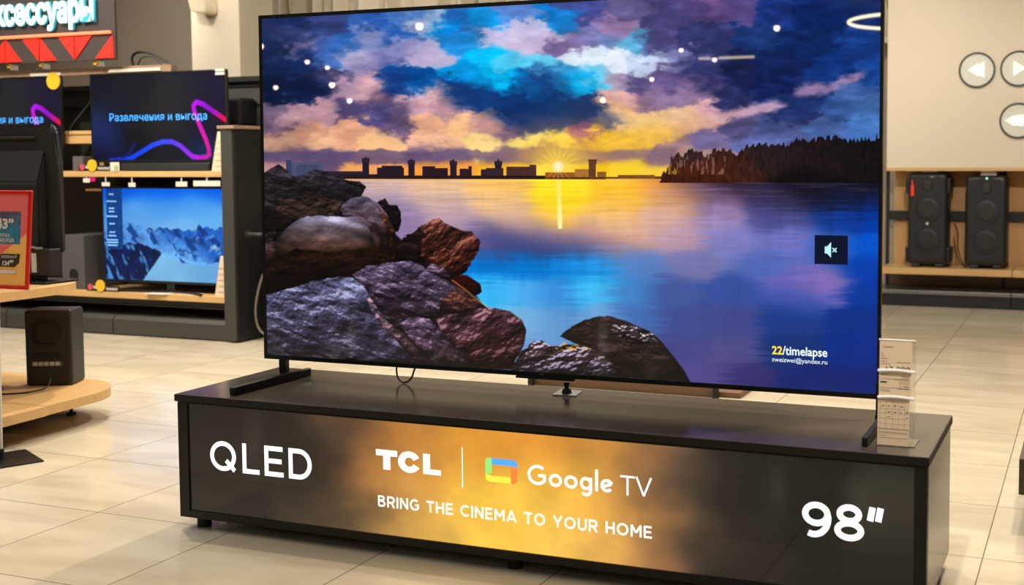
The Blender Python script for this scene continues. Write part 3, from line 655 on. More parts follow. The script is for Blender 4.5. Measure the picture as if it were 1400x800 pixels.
def gold(u, v):
    # u, v are metres on the panel; GOLD is laid out on the perspective view's own scale along the panel
    w = GH[6]*u+GH[7]*v+1; X = (GH[0]*u+GH[1]*v+GH[2])/w; Y = (GH[3]*u+GH[4]*v+GH[5])/w
    n = fbm(u*5, v*7, 301, 6)-.5; n2 = fbm(u*5, v*7, 331, 6)-.5
    c = rbf(GOLD, X+n*60, Y+n2*46, 46, 42)
    return c*(1+.24*(fbm(u*9, v*12, 351, 6)-.5))[..., None]
GH = None
def solveH(src, dst):
    A = []; b = []
    for (u, v), (x, y) in zip(src, dst):
        A.append([u, v, 1, 0, 0, 0, -u*x, -v*x]); b.append(x); A.append([0, 0, 0, u, v, 1, -u*y, -v*y]); b.append(y)
    return np.linalg.solve(np.array(A, float), np.array(b, float))
GH = solveH([(.042, .422), (.030, .067), (2.388, .421), (2.390, .134)], [(256, 552), (256, 697), (1251, 640), (1251, 790)])
pan = painted('light_panel', (0, .006, 0), EX, EZ, (.040, W-.033), (zi0, zi1), 560, 90, gold, M['panelpic'], con, 'backlit panel with golden clouds fading to black')
yl = .0055
stroke_text('lettering_screen_type', 'QLED', .124, .524, .209, .307, yl, .078, .17, M['lit'], pan, 'white QLED lettering')
stroke_text('lettering_size', '98"', 2.092, 2.306, .209, .305, yl, .086, .09, M['lit'], pan, 'white 98 inch lettering')
# TCL: heavy block letters
bm = B()
prism(bm, [(.7605, .331), (.836, .331), (.836, .3125), (.811, .3125), (.811, .270), (.786, .270), (.786, .3125), (.7605, .3125)], yl, yl+.0003)
def heavyC(cx, cz, rx, rz, t, a0, n=24):
    o = [(cx+rx*math.cos(math.radians(a)), cz+rz*math.sin(math.radians(a))) for a in np.linspace(a0, 360-a0, n)]
    i = [(cx+(rx-t)*math.cos(math.radians(a)), cz+(rz-t*.80)*math.sin(math.radians(a))) for a in np.linspace(360-a0*.8, a0*.8, n)]
    return o+i
pp = heavyC(.8785, .3005, .0395, .0330, .0235, 28)
vs = [bm.verts.new((a, yl, b)) for a, b in pp]
for i in range(23): bm.faces.new((vs[i], vs[i+1], vs[46-i], vs[47-i]))
prism(bm, [(.927, .331), (.951, .331), (.951, .2845), (.988, .2845), (.988, .269), (.927, .269)], yl, yl+.0003)
obj('lettering_maker', bm, M['litw'], pan, 'white TCL lettering')
obj('divider_line', prism(B(), [(1.0600, .240), (1.0632, .240), (1.0632, .362), (1.0600, .362)], yl, yl+.0003), M['litw'], pan)
# four-colour frame emblem
def rr(x0, x1, z0, z1, r):
    p = []
    for cx, cz, a in ((x1-r, z1-r, 0), (x0+r, z1-r, 90), (x0+r, z0+r, 180), (x1-r, z0+r, 270)):
        p += [(cx+r*math.cos(math.radians(a+t)), cz+r*math.sin(math.radians(a+t))) for t in (0, 22, 45, 68, 90)]
    return p
gx0, gx1, gz0, gz1 = 1.139, 1.244, .267, .338
q = .012
lg = lambda pts, m, n, e=0: obj(n, prism(B(), pts, yl-.0001*e, yl+.0003), m, pan)
lg([(gx0+q*.5, gz1), (gx0+.021, gz1), (gx0+.021, gz0+.024), (gx0, gz0+.024), (gx0, gz1-q), (gx0+q*.15, gz1-q*.4)], M['litg'], 'emblem_green_bar')
lg([(gx0+.021, gz1), (gx1-q, gz1), (gx1-q*.3, gz1-q*.3), (gx1, gz1-q), (gx1, gz1-.026), (gx1-.008, gz1-.019), (gx0+.021, gz1-.019)], M['litb'], 'emblem_blue_bar')
lg([(gx1-.021, gz1-.020), (gx1-.008, gz1-.020), (gx1, gz1-.027), (gx1, gz0+q), (gx1-q*.3, gz0+q*.3), (gx1-q, gz0), (gx1-.021, gz0)], M['lito'], 'emblem_orange_bar')
lg([(gx0, gz0+.023), (gx0, gz0+q), (gx0+q*.3, gz0+q*.3), (gx0+q, gz0), (gx1-.0215, gz0), (gx1-.0215, gz0+.018), (gx0+.021, gz0+.018)], M['lity'], 'emblem_yellow_bar')
stroke_text('lettering_platform', 'Google', 1.277, 1.549, .2715, .331, yl, .074, .085, M['litw'], pan, 'white Google lettering')
stroke_text('lettering_platform_tv', 'TV', 1.569, 1.665, .269, .325, yl, .050, .03, M['litw'], pan, 'thin white TV lettering')
stroke_text('lettering_slogan', 'BRING THE CINEMA TO YOUR HOME', .765, 1.664, .1525, .1875, yl, .082, .17, M['litw'], pan, 'white slogan lettering')

# ---- on the console
ph = thing('price_holder', 'clear upright price holder with cream price cards at the right end of the console', 'price holder', (2.322, .12, ZT))
x0, x1 = 2.279, 2.366
lean = .03
def hz(z): return .083+lean*(z-ZT)
bm = B()
def leanbox(bm, x0, x1, z0, z1, t0, t1):
    vs = [bm.verts.new((x, hz(z)+t, z)) for x in (x0, x1) for t in (t0, t1) for z in (z0, z1)]
    for f in ((0, 1, 3, 2), (4, 6, 7, 5), (0, 4, 5, 1), (2, 3, 7, 6), (0, 2, 6, 4), (1, 5, 7, 3)): bm.faces.new([vs[i] for i in f])
leanbox(bm, x0, x1+.008, ZT+.003, ZT+.285, .0015, .0035); box(bm, x0+.001, x1+.008, .086, .178, ZT+.0005, ZT+.0025)
obj('acrylic_stand', bm, M['acryl'], ph)
bm = B(); leanbox(bm, x0+.001, x1-.001, ZT+.203, ZT+.281, .0004, .0012); c1 = obj('price_card', bm, M['paper'], ph)
bm = B(); leanbox(bm, x0, x1-.003, ZT+.132, ZT+.200, -.0006, .0002); c2 = obj('price_card', bm, M['paper'], ph)
bm = B(); leanbox(bm, x0-.002, x1-.006, ZT+.003, ZT+.130, -.0020, -.0010); c3c = obj('price_card', bm, M['paper'], ph)
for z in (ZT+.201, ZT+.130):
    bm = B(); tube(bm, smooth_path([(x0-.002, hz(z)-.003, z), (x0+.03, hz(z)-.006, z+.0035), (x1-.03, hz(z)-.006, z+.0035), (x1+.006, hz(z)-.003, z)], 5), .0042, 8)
    obj('glare_band', bm, M['glare_edge'], ph, smooth=True)  # white tube stands in for a band of glare across the holder
tube_b = B(); tube(tube_b, [(x0-.001, hz(ZT+.284), ZT+.284), (x1+.008, hz(ZT+.284), ZT+.284)], .0018, 8); obj('top_edge', tube_b, M['glare_edge'], ph)
def ln(par, m, rects, off):
    bm = B()
    for a, b_, za, zb_ in rects: leanbox(bm, a, b_, za, zb_, off-.0002, off)
    obj('print', bm, m, par)
def ltx(par, m, s, a, b_, za, zb_, off, bold=0):
    text_mesh('print', s, a, b_, 0, zb_-za, (0, hz(za)+off, za), EX, (0, lean, 1), m, par, bold)
Z = ZT
ltx(c1, M['inkv'], 'Телевизор', x0+.008, x0+.036, Z+.262, Z+.267, .0001, .02)
ln(c1, M['inkg'], [(x0+.005, x0+.010, Z+.246, Z+.2472), (x0+.005, x0+.014, Z+.240, Z+.2412), (x0+.005, x0+.022, Z+.233, Z+.2345), (x0+.005, x0+.020, Z+.225, Z+.2262), (x0+.046, x1-.006, Z+.224, Z+.2252), (x0+.004, x0+.03, Z+.219, Z+.2202)], .0001)
ltx(c1, M['ink'], '12 990', x0+.018, x1-.006, Z+.200, Z+.213, .0001, .01)
ln(c2, M['inkg'], [(x0+.005, x0+.024, Z+.192, Z+.1932), (x0+.005, x0+.014, Z+.189, Z+.190)]+[(x0+.060+.0028*i, x0+.0615+.0028*i, Z+.183, Z+.190) for i in range(7)]+[(x0+.052, x1-.008, Z+.173, Z+.1742), (x0+.052, x1-.008, Z+.168, Z+.169), (x0+.004, x0+.03, Z+.150, Z+.151), (x0+.004, x0+.03, Z+.146, Z+.147)], -.0008)
ln(c2, M['ink'], [(x0+.040, x1-.007, Z+.1785, Z+.1800), (x0+.004, x0+.040, Z+.1795, Z+.1802), (x0+.004, x0+.021, Z+.169, Z+.173), (x0+.048, x1-.007, Z+.154, Z+.1556), (x0+.002, x0+.048, Z+.1555, Z+.1562)], -.0008)
ltx(c2, M['inkv'], '2 790', x0+.054, x1-.008, Z+.157, Z+.163, -.0008)
gl = [(x0+.002, x1-.010, Z+z_, Z+z_+.0006) for z_ in (.118, .100, .088, .074, .060)]+[(x0+.004+.0162*i, x0+.0046+.0162*i, Z+.048, Z+.118) for i in range(6)]
ln(c3c, M['inkg'], gl, -.0022)
ln(c3c, M['ink'], [(x0, x1-.008, Z+.0460, Z+.0472), (x0+.001, x1-.01, Z+.038, Z+.0385), (x0+.001, x1-.01, Z+.035, Z+.0355), (x0+.003, x0+.022, Z+.0285, Z+.029), (x0+.003, x1-.01, Z+.0225, Z+.023)], -.0022)
rs = random.Random(5)
ln(c3c, M['inkv'], [(x0+.008+.0162*i, x0+.008+.0162*i+rs.choice((.005, .008)), Z+zr, Z+zr+rs.choice((.002, .004))) for i in range(5) for zr in (.107, .091, .078) if rs.random() < .75], -.0022)

sp = thing('support_stand', 'small grey plate with a black neck propping the middle of the huge television', 'stand', (1.212, .445, ZT))
bm = prism(B(), [(1.178, .396), (1.259, .400), (1.245, .486), (1.166, .494)], ZT+.0005, ZT+.004, 'xy'); obj('base_plate', bm, M['steel'], sp)
bm = B(); cyl(bm, (1.212, .435, ZT+.004), (1.212, .435, ZT+.018), .017, .013); cyl(bm, (1.212, .435, ZT+.018), (1.212, .435, ZT+.032), .008, .006); cyl(bm, (1.212, .435, ZT+.030), (1.212, .435, ZT+.040), .010, .010)
obj('neck', bm, M['rubber'], sp, smooth=True)
bm = B(); tube(bm, smooth_path([(.578, .425, .507), (.577, .42, .50), (.585, .415, .472), (.612, .41, .4565), (.640, .41, .472), (.650, .415, .50), (.650, .425, .507)], 8), .0032, 8)
tag(obj('power_cable', bm, M['cable'], smooth=True), 'black cable loop hanging below the huge television', 'cable')

# ---- low bench behind the console
bn = thing('display_bench', 'brown low bench with dark posts seen under the television behind the console', 'bench', (.5, 3.0, 0))
obj('top_board', box(B(), -.02, 1.15, 2.72, 3.35, .0, .03, .004), M['brown'], bn)
obj('front_board', box(B(), .0, 1.03, 2.70, 2.72, .0, .10), M['brown'], bn)
for x in (-.006, 1.034): obj('post', box(B(), x-.013, x+.013, 2.660, 2.690, 0, .22, .002), M['dark'], bn)

# ================================================================== LEFT: SHELVING BAY
gd = thing('shelving_unit', 'long graphite shelving unit with oak boards holding televisions at the back left', 'shelving', (-3.9, 3.65, 0))
XL, XR = -5.8, -2.622
for a, b_ in ((XL, -4.62), (-4.61, -3.608), (-3.598, XR)):
    bm = prism(B(), [(3.38, .008), (3.38, .112), (3.405, .137), (3.92, .137), (3.92, .008)], a, b_, 'yz'); obj('plinth_box', bm, M['plinth'], gd)
for a, b_ in ((XL, -3.608), (-3.604, XR)): obj('lower_board', box(B(), a, b_, 3.40, 3.90, .258, .300, .003), M['wood'], gd)
obj('upper_board', box(B(), XL, XR, 3.40, 3.90, 1.110, 1.149, .003), M['wood'], gd)
obj('back_panel', box(B(), XL, -2.32, 3.91, 3.93, .14, 1.79), M['backp'], gd)
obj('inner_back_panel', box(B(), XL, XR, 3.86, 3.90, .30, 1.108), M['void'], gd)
bm = B()
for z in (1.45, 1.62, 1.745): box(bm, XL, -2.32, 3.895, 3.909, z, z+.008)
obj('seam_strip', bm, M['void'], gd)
bm = box(B(), -3.13, -2.32, 3.86, 3.905, 1.78, 1.815); obj('top_rail_dark', bm, M['dark'], gd)
obj('top_rail', box(B(), XL, -3.135, 3.50, 3.56, 1.836, 1.885, .002), M['woodr'], gd)
obj('under_lip', box(B(), XL, XR, 3.42, 3.44, .225, .257), M['void'], gd)
# end panel with its perforated side and oak cap
ep = obj('end_panel', box(B(), -2.605, -2.505, 3.36, 3.95, .012, 1.428, .004), M['dark'], gd)
obj('front_post', box(B(), -2.606, -2.512, 3.350, 3.372, .012, 1.428, .004), M['plinth'], gd, 'graphite front face of the end panel')
bm = B()
for i in range(22): box(bm, -2.504, -2.501, 3.40, 3.93, 1.38-i*.03, 1.384-i*.03) if i < 10 else None
for i in range(70): box(bm, -2.505, -2.502, 3.385, 3.392, 1.36-i*.019, 1.368-i*.019)
obj('perforation', bm, M['void'], ep)
obj('cap_board', box(B(), -2.625, -2.485, 3.34, 3.96, 1.430, 1.452, .003), M['woodr'], gd)
bm = cyl(B(), (-2.495, 3.47, .725), (-2.30, 3.47, .725), .012); box(bm, -2.505, -2.497, 3.45, 3.50, .70, .75)
obj('side_bracket', bm, M['plinth'], gd)
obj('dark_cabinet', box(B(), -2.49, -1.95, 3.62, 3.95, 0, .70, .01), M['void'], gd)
bm = B(); tube(bm, smooth_path([(-2.40, 3.55, .50), (-2.44, 3.52, .40), (-2.47, 3.50, .22), (-2.45, 3.50, .09), (-2.38, 3.52, .03), (-2.25, 3.55, .012)], 8), .008, 8)
tag(obj('hanging_cable', bm, M['gcable'], smooth=True), 'grey cable drooping beside the shelving end panel', 'cable')
bm = box(B(), -4.21, -3.80, 3.57, 3.84, 1.348, 1.414, .003); box(bm, -4.235, -3.79, 3.56, 3.845, 1.4145, 1.440, .003); box(bm, -4.02, -3.98, 3.72, 3.78, 1.1505, 1.347)
tag(obj('oak_riser', bm, M['wood']), 'small raised oak ledge between the two upper shelf televisions', 'riser')
bm = box(B(), -4.04, -3.72, 3.60, 3.855, 1.004, 1.020, .002); tag(obj('oak_ledge', bm, M['wood']), 'thin oak ledge under the upper shelf, left of the mountain television', 'ledge')
bm = box(B(), -3.90, -3.72, 3.62, 3.8, .70, .96, .004); tag(obj('media_player', bm, M['black']), 'black box in the dark bay left of the mountain television', 'box')
bm = box(B(), -3.815, -3.775, 3.600, 3.602, .865, .905); tag(obj('square_sticker', bm, M['pink']), 'small pink square sticker left of the mountain television', 'sticker')

WP = lambda x, y: ((x*0), y)
def shelf_tv(name, label, x0, x1, z0, z1, y, fn, stand, nx=230, nz=140):
    t = thing(name, label, 'television', ((x0+x1)/2, y+.03, stand), 'televisions on the shelving')
    bm = B(); b = .010
    box(bm, x0, x0+b, y, y+.02, z0, z1); box(bm, x1-b, x1, y, y+.02, z0, z1); box(bm, x0+b, x1-b, y, y+.03, z0, z0+.018); box(bm, x0+b, x1-b, y, y+.03, z1-b, z1)
    box(bm, x0+.003, x1-.02, y+.02, y+.045, z0+.003, z1-.02)
    obj('bezel', bm, M['black'], t)
    s = painted('screen', (0, y+.004, 0), EX, EZ, (x0+b, x1-b), (z0+.018, z1-b), nx, nz, fn, M['picture2'], t)
    return t, s
def PX(u): return 139+(u+3.787)/(3.787-2.692)*170
# upper screens: dark slides with a ribbon curve
RIB = [(.14,.02),(.24,.02),(.30,.05),(.38,.12),(.46,.19),(.53,.225),(.60,.225),(.66,.18),(.70,.12),(.745,.06),(.79,.045),(.84,.05),(.865,.08),(.862,.15),(.845,.24),(.81,.37),(.785,.47),(.765,.56),(.762,.62),(.785,.655),(.83,.63),(.90,.55),(1.0,.44)]
def slide(x0, x1, z0, z1):
    asp = (x1-x0)/(z1-z0)
    def f(u, v):
        a = (u-x0)/(x1-x0); b = (v-z0)/(z1-z0)
        c = rbf([(0.02,.9,(8,10,24)),(.15,.6,(12,16,34)),(.08,.4,(24,52,104)),(.1,.25,(8,26,96)),(.3,.3,(8,9,14)),(.45,.5,(30,30,32)),(.6,.6,(36,35,37)),(.7,.8,(34,33,36)),(.82,.85,(24,18,46)),(.85,.5,(22,14,38)),(.95,.7,(20,14,44)),(.95,.3,(20,12,34)),(.9,.05,(4,46,96)),(.6,.08,(22,24,30)),(.05,.05,(4,6,20)),(.3,.8,(16,20,28))], a, b, .13, .2)
        d, t = dist_path([(p*asp, q) for p, q in RIB], a*asp, b)
        cc = np.stack([np.interp(t, [0,.2,.36,.5,.66,.75,.9,.96,1], [0,10,90,190,235,220,150,225,255]), np.interp(t, [0,.3,.5,1], [60,80,30,0]), np.interp(t, [0,.3,.5,.58,.7,.82,.93,1], [235,255,240,150,190,250,190,20])], -1)/255
        m = sstep(.036, .020, d) if False else 1-sstep(.020, .034, d)
        c = blend(c, m, cc)
        d2, _ = dist_path([(.16*asp, .03), (.24*asp, .05), (.29*asp, .11), (.32*asp, .2)], a*asp, b)
        return blend(c, (1-sstep(.01, .03, d2))*.5*(a > .12), np.array([20, 40, 190])/255)
    return f
tb, sb = shelf_tv('shelf_television', 'dark television with a blue and magenta ribbon on the upper shelf, right one', -3.868, -2.668, 1.212, 1.838, 3.5, slide(-3.868, -2.668, 1.212, 1.838), 1.149)
obj('stand', box(box(B(), -3.35, -3.20, 3.515, 3.545, 1.151, 1.25), -3.5, -3.05, 3.505, 3.72, 1.150, 1.158, .002), M['black'], tb)
def w2(x): return x
text_mesh('caption', 'Развлечения и выгода', -3.695, -2.838, 1.490, 1.556, (0, 3.5, 0), EX, EZ, M['captb'], sb, .0)
ta, sa = shelf_tv('shelf_television', 'dark blue television at the left edge of the upper shelf, partly hidden', -5.30, -4.145, 1.212, 1.838, 3.5, slide(-5.30, -4.145, 1.212, 1.838), 1.149, 160, 100)
obj('stand', box(box(B(), -4.9, -4.75, 3.515, 3.545, 1.151, 1.25), -5.0, -4.55, 3.505, 3.72, 1.150, 1.158, .002), M['black'], ta)
text_mesh('caption', 'Развлечения и выгода', -5.17, -4.32, 1.490, 1.556, (0, 3.5, 0), EX, EZ, M['captb'], sa, .0)
bm = cyl(B(), (-4.20, 3.499, 1.80), (-4.20, 3.489, 1.80), .062, n=32); tag(obj('round_badge', bm, M['yellow']), 'round yellow badge on the corner of the partly hidden left television', 'badge')
bm = B()
for z in (1.832, 1.809): box(bm, -2.755, -2.680, 3.495, 3.4995, z-.009, z+.009)
tag(obj('corner_sticker', bm, M['white']), 'two-line pale sticker on the top right corner of the ribbon television', 'sticker')
def mountains(u, v):
    a = (u+3.787)/1.095; b = (v-.365)/(.665)
    X = a*42; n = fbm(X*.35, b*4, 401, 6, .6)
    sky = rbf([(.1,1,(0,92,222)),(.5,1,(0,100,235)),(.9,1,(0,95,235)),(.1,.7,(60,140,225)),(.35,.72,(92,165,235)),(.5,.78,(60,145,235)),(.8,.8,(74,160,240)),(.9,.65,(100,180,240)),(.6,.62,(120,185,238)),(.2,.6,(110,170,230))], a+.15*(fbm(a*3, b*9, 405)-.5), b, .16, .12)
    c = sky
    far = np.interp(a, [0,.05,.15,.22,.3,.4,.5,.58,.64,.7,.76,.785,.81,.85,.9,.95,1], [.55,.56,.60,.64,.60,.57,.59,.56,.57,.56,.57,.64,.60,.61,.58,.62,.56])+(fbm(a*26, a*0, 409, 4)-.5)*.07
    m = b < far
    mt = rbf([(.2,.5,(70,130,200)),(.4,.5,(90,150,220)),(.55,.5,(10,66,150)),(.7,.48,(20,80,170)),(.9,.5,(24,84,170)),(.6,.4,(100,165,225))], a, b, .12, .1)
    rid = 1-np.abs(2*fbm(a*11+b*3, b*8-a*2, 411, 6, .65)-1)
    mt = mt*(.55+.65*rid)[..., None]; mt = blend(mt, sstep(.62, .86, fbm(a*15-b*6, b*9, 415, 5))*.9, np.array([165, 210, 245])/255); mt = blend(mt, sstep(.52, .36, 1-fbm(a*17+b*7, b*12, 419, 5, .6))*.0, 0)
    dk = sstep(.5, .62, fbm(a*14+b*5, b*9, 421, 5, .6)); mt = blend(mt, dk*.8, np.array([6, 48, 125])/255)
    c = blend(c, m, mt)
    dr = np.interp(a, [0,.1,.25,.36,.43,.47,.5], [.42,.40,.42,.40,.36,.33,.30])+(fbm(a*24, a*0, 431, 4)-.5)*.05
    m2 = (b < dr)*(a < .5-(.35-b)*.55)
    t2 = fbm(a*26, b*9, 433, 5, .6); d2 = (np.array([4, 24, 74])/255)*(.4+1.3*t2)[..., None]; d2 = blend(d2, sstep(.58, .75, fbm(a*30+b*8, b*8, 437, 4)), np.array([70, 140, 205])/255)
    snow = rbf([(.45,.3,(130,195,240)),(.6,.2,(125,192,240)),(.35,.05,(110,180,232)),(.8,.25,(110,180,235)),(.9,.1,(100,172,230)),(.5,.02,(140,200,240))], a, b, .2, .2)*(.95+.12*(fbm(a*7, b*6, 441)-.5))[..., None]
    sn = np.interp(a, [0,.25,.43,.46,.55,.65,.8,.9,1], [.0,.0,.30,.34,.27,.22,.20,.24,.26])+(fbm(a*9, a*0, 443, 4)-.5)*.03
    c = blend(c, b < sn, snow); c = blend(c, m2, d2)
    c = blend(c, (a > .03)*(a < .165)*(b > .345)*(b < .995), np.array([12, 62, 132])/255)
    return c
tcv, sc_ = shelf_tv('shelf_television', 'television showing blue snowy mountains on the lower shelf', -3.790, -2.697, .362, 1.036, 3.5, mountains, .300, 260, 170)
bm = B()
pts = smooth_path([(-3.60, 3.44, .307), (-3.40, 3.47, .309), (-3.20, 3.50, .312), (-3.0, 3.47, .309), (-2.84, 3.40, .306)], 6)
for i in range(len(pts)-1):
    p, q2 = pts[i], pts[i+1]; v = [bm.verts.new(c) for c in ((p.x, p.y-.012, .3005), (p.x, p.y+.012, .3005), (q2.x, q2.y+.012, .3005), (q2.x, q2.y-.012, .3005), (p.x, p.y-.012, .314), (p.x, p.y+.012, .314), (q2.x, q2.y+.012, .314), (q2.x, q2.y-.012, .314))]
    for f in ((0, 1, 2, 3), (4, 7, 6, 5), (0, 3, 7, 4), (1, 5, 6, 2), (0, 4, 5, 1), (3, 2, 6, 7)): bm.faces.new([v[k] for k in f])
box(bm, -3.23, -3.16, 3.505, 3.535, .312, .37)
obj('stand', bm, M['dark'], tcv)
bm = B()
for i, (z, w_) in enumerate(((.985, .04), (.935, .09), (.885, .05), (.862, .05), (.828, .10), (.775, .05), (.715, .05), (.690, .07), (.660, .10), (.642, .10), (.622, .09))):
    box(bm, -3.705-w_/2, -3.705+w_/2, 3.5025, 3.5036, z-.0045, z+.0045)
obj('menu_text', bm, M['menul'], sc_)
# soundbar, papers, price strips, cards on the shelves
sbx = thing('soundbar', 'black soundbar in front of the ribbon television on the upper shelf', 'soundbar', (-3.13, 3.45, 1.149))
obj('body', box(B(), -3.515, -2.745, 3.405, 3.475, 1.1505, 1.207, .006), M['black'], sbx)
obj('grille', box(B(), -3.505, -2.755, 3.402, 3.404, 1.156, 1.202), M['grille'], sbx)
def strip(x, z, label, first):
    t = thing('price_strip', label, 'price strip', (x, 3.405, z), 'price strips on the shelf edges')
    obj('holder', box(B(), x-.14, x+.15, 3.402, 3.41, z+.0005, z+.040), M['black'], t)
    obj('red_dot', cyl(B(), (x-.105, 3.401, z+.028), (x-.105, 3.397, z+.028), .022, n=20), M['pink'], t)
    obj('yellow_badge', cyl(B(), (x-.01, 3.400, z+.040), (x-.01, 3.394, z+.040), .042, n=28), M['yellow'], t)
    bm = B()
    for i in range(7): box(bm, x+.040+i*.015, x+.051+i*.015, 3.399, 3.4015, z+.012, z+.030-(i % 2)*.005)
    box(bm, x-.075, x-.055, 3.399, 3.4015, z+.018, z+.038)
    obj('lettering', bm, M['whiteled'], t)
    return t
strip(-3.755, 1.150, 'price strip with yellow badge on the upper shelf under the ribbon television', True)
strip(-3.715, .3005, 'price strip with yellow badge on the lower shelf under the mountain television', False)
t = thing('price_label', 'white and green price label on the upper shelf beside the soundbar', 'price label', (-3.55, 3.40, 1.15))
obj('card', box(B(), -3.60, -3.52, 3.395, 3.400, 1.1505, 1.212), M['white'], t)
obj('green_field', box(B(), -3.562, -3.53, 3.393, 3.3945, 1.156, 1.19), M['green'], t)
for i, (a, b_, z0, z1, lb) in enumerate(((-3.035, -2.94, 1.045, 1.078, 'small white price tag hanging under the upper shelf, centre right'), (-2.885, -2.66, 1.048, 1.085, 'wide white price tag hanging under the upper shelf next to the end panel'), (-3.86, -3.80, 1.07, 1.10, 'small white price tag hanging under the upper shelf beside a pink one'), (-3.69, -3.62, 1.045, 1.072, 'little pale price tag above the left part of the mountain television'), (-3.45, -3.39, 1.04, 1.070, 'little pale price tag above the middle of the mountain television'))):
    bm = box(B(), a, b_, 3.404, 3.408, z0, z1); box(bm, (a+b_)/2-.004, (a+b_)/2+.004, 3.405, 3.4075, z1, 1.1095)
    tag(obj('hanging_tag', bm, M['white']), lb, 'price tag', 'tags hanging under the upper shelf')
bm = box(B(), -3.795, -3.75, 3.404, 3.408, 1.078, 1.1095); tag(obj('hanging_tag', bm, mat('magenta_tag', (190, 20, 110), .5)), 'magenta price tag hanging under the upper shelf', 'price tag', 'tags hanging under the upper shelf')
for lb, z0, z1, xa, xb_ in (('tall cream price card leaning on the end panel beside the mountain television', .3005, .578, -2.735, -2.650), ('tall cream price card leaning on the end panel beside the ribbon television', 1.150, 1.415, -2.735, -2.648)):
    t = thing('leaning_card', lb, 'price card', (xa+.04, 3.42, z0), 'tall price cards on the shelves')
    bm = prism(B(), [(xa, z0), (xb_, z0), (xb_+.002, z1), (xb_-.030, z1)], 3.412, 3.416); obj('card', bm, M['paper'], t)
    bm = B()
    for i in range(5): box(bm, xa+.03, xb_-.006, 3.410, 3.4115, z0+.03+i*.04, z0+.033+i*.04)
    obj('print', bm, M['inkg'], t)
for i, (x, y, a) in enumerate(((-3.22, 3.425, 10), (-3.02, 3.50, -14))):
    Mx = Matrix.Translation((x, y, .3008)) @ Matrix.Rotation(math.radians(a), 4, 'Z')
    tag(obj('leaflet', box(B(), -.09, .09, -.05, .05, 0, .0012, M=Mx), M['white']), ('white leaflet lying on the lower shelf, nearer the front edge', 'white leaflet lying on the lower shelf behind the television foot')[i], 'leaflet', 'leaflets on the lower shelf')
bm = box(B(), -4.02, -3.925, 3.47, 3.60, 1.1505, 1.255, .003); tag(obj('carton', bm, M['greybox']), 'small grey carton on the upper shelf between the two televisions', 'carton')
bm = box(B(), -3.82, -3.70, 3.66, 3.80, 1.1505, 1.30, .02); box(bm, -3.93, -3.84, 3.66, 3.75, 1.1505, 1.23, .02); tag(obj('camera_gadget', bm, M['black']), 'black gadgets half hidden behind the ribbon television', 'gadget')
sw = thing('shelf_subwoofer', 'dark grey subwoofer with a round port on the lower shelf', 'subwoofer', (-3.96, 3.6, .30))
obj('cabinet', box(B(), -4.145, -3.935, 3.46, 3.84, .3005, .690, .008), M['grey'], sw)
bm = ring(B(), (-4.03, 3.459, .405), (0, -1, 0), .030, .040, .004); obj('port_ring', bm, M['black'], sw)
obj('port', cyl(B(), (-4.03, 3.4585, .405), (-4.03, 3.4575, .405), .030), M['void'], sw)
bm = B(); tube(bm, smooth_path([(-3.56, 3.6, 1.89), (-3.57, 3.6, 1.95), (-3.53, 3.6, 1.985), (-3.44, 3.6, 1.985), (-3.34, 3.6, 1.955), (-3.26, 3.6, 1.91), (-3.22, 3.6, 1.885)], 8), .009, 8)
tube(bm, smooth_path([(-3.54, 3.62, 1.90), (-3.50, 3.62, 1.95), (-3.42, 3.62, 1.955), (-3.36, 3.62, 1.93), (-3.32, 3.62, 1.89)], 6), .004, 6)
tag(obj('coiled_cable', bm, M['cable'], smooth=True), 'black cable arching above the top of the shelving', 'cable')
bm = B(); tube(bm, smooth_path([(-3.86, 3.62, 1.74), (-3.93, 3.62, 1.72), (-4.0, 3.60, 1.62), (-4.08, 3.55, 1.50), (-4.13, 3.54, 1.42)], 6), .004, 6)
tag(obj('television_cable', bm, M['cable'], smooth=True), 'black cable running down between the two upper shelf televisions', 'cable')
bm = box(B(), -4.02, -3.78, 3.80, 3.90, 1.46, 1.66, .01); tag(obj('wall_box', bm, M['dark']), 'dark box fixed on the shelf back between the upper televisions', 'box')
bm = box(B(), -2.985, -2.74, 3.72, 3.90, 1.46, 1.66, .02); tag(obj('rear_screen_box', bm, M['void']), 'black box on the shelving back beside the ribbon television corner', 'box')
for i, (a, b_) in enumerate(((-3.47, -3.37), (-3.33, -3.24))):
    pass
tag(obj('top_label', box(B(), -3.68, -3.22, 3.49, 3.498, 1.845, 1.866), M['white']), 'white label strip on the top rail above the ribbon television', 'label')
tag(obj('top_label', box(B(), -4.42, -4.13, 3.49, 3.498, 1.838, 1.858), M['white']), 'white label strip on the top rail above the partly hidden left television', 'label')

# ---- sign above the shelving
SX = lambda px: -4.605+px*(1.08/157)
sg = thing('shop_sign', 'dark sign with glowing white Cyrillic letters above a red striped band', 'sign', (-4.3, 3.45, 1.92))
obj('board', box(B(), -5.9, SX(156.5), 3.402, 3.425, 1.922, 2.75, .004), M['sign'], sg)
text_mesh('letters', 'Аксессуары', SX(-19), SX(134), 2.142, 2.386, (0, 3.366, 0), EX, EZ, M['lettersl'], sg, .035, label='glowing white letters')
bmx = None
text_mesh('letter_sides', 'Аксессуары', SX(-20), SX(135), 2.138, 2.390, (0, 3.378, 0), EX, EZ, M['letterss'], sg, .045, extrude=.008)
bm = B(); tube(bm, [(SX(153), 3.385, 2.112), (-5.9, 3.385, 2.112)], .011, 10); obj('light_tube', bm, M['neon'], sg, smooth=True)
TZ, BZ = 2.094, 1.935
bm = B()
def tri(pts): prism(bm, [(SX(x), TZ if t else BZ) for x, t in pts], 3.392, 3.401)
tri([(154.5, 1), (155.5, 0), (131, 0)]); tri([(127, 1), (104.8, 0), (104.8, 1)]); tri([(103.4, 1), (103.4, 0), (83, 1)])
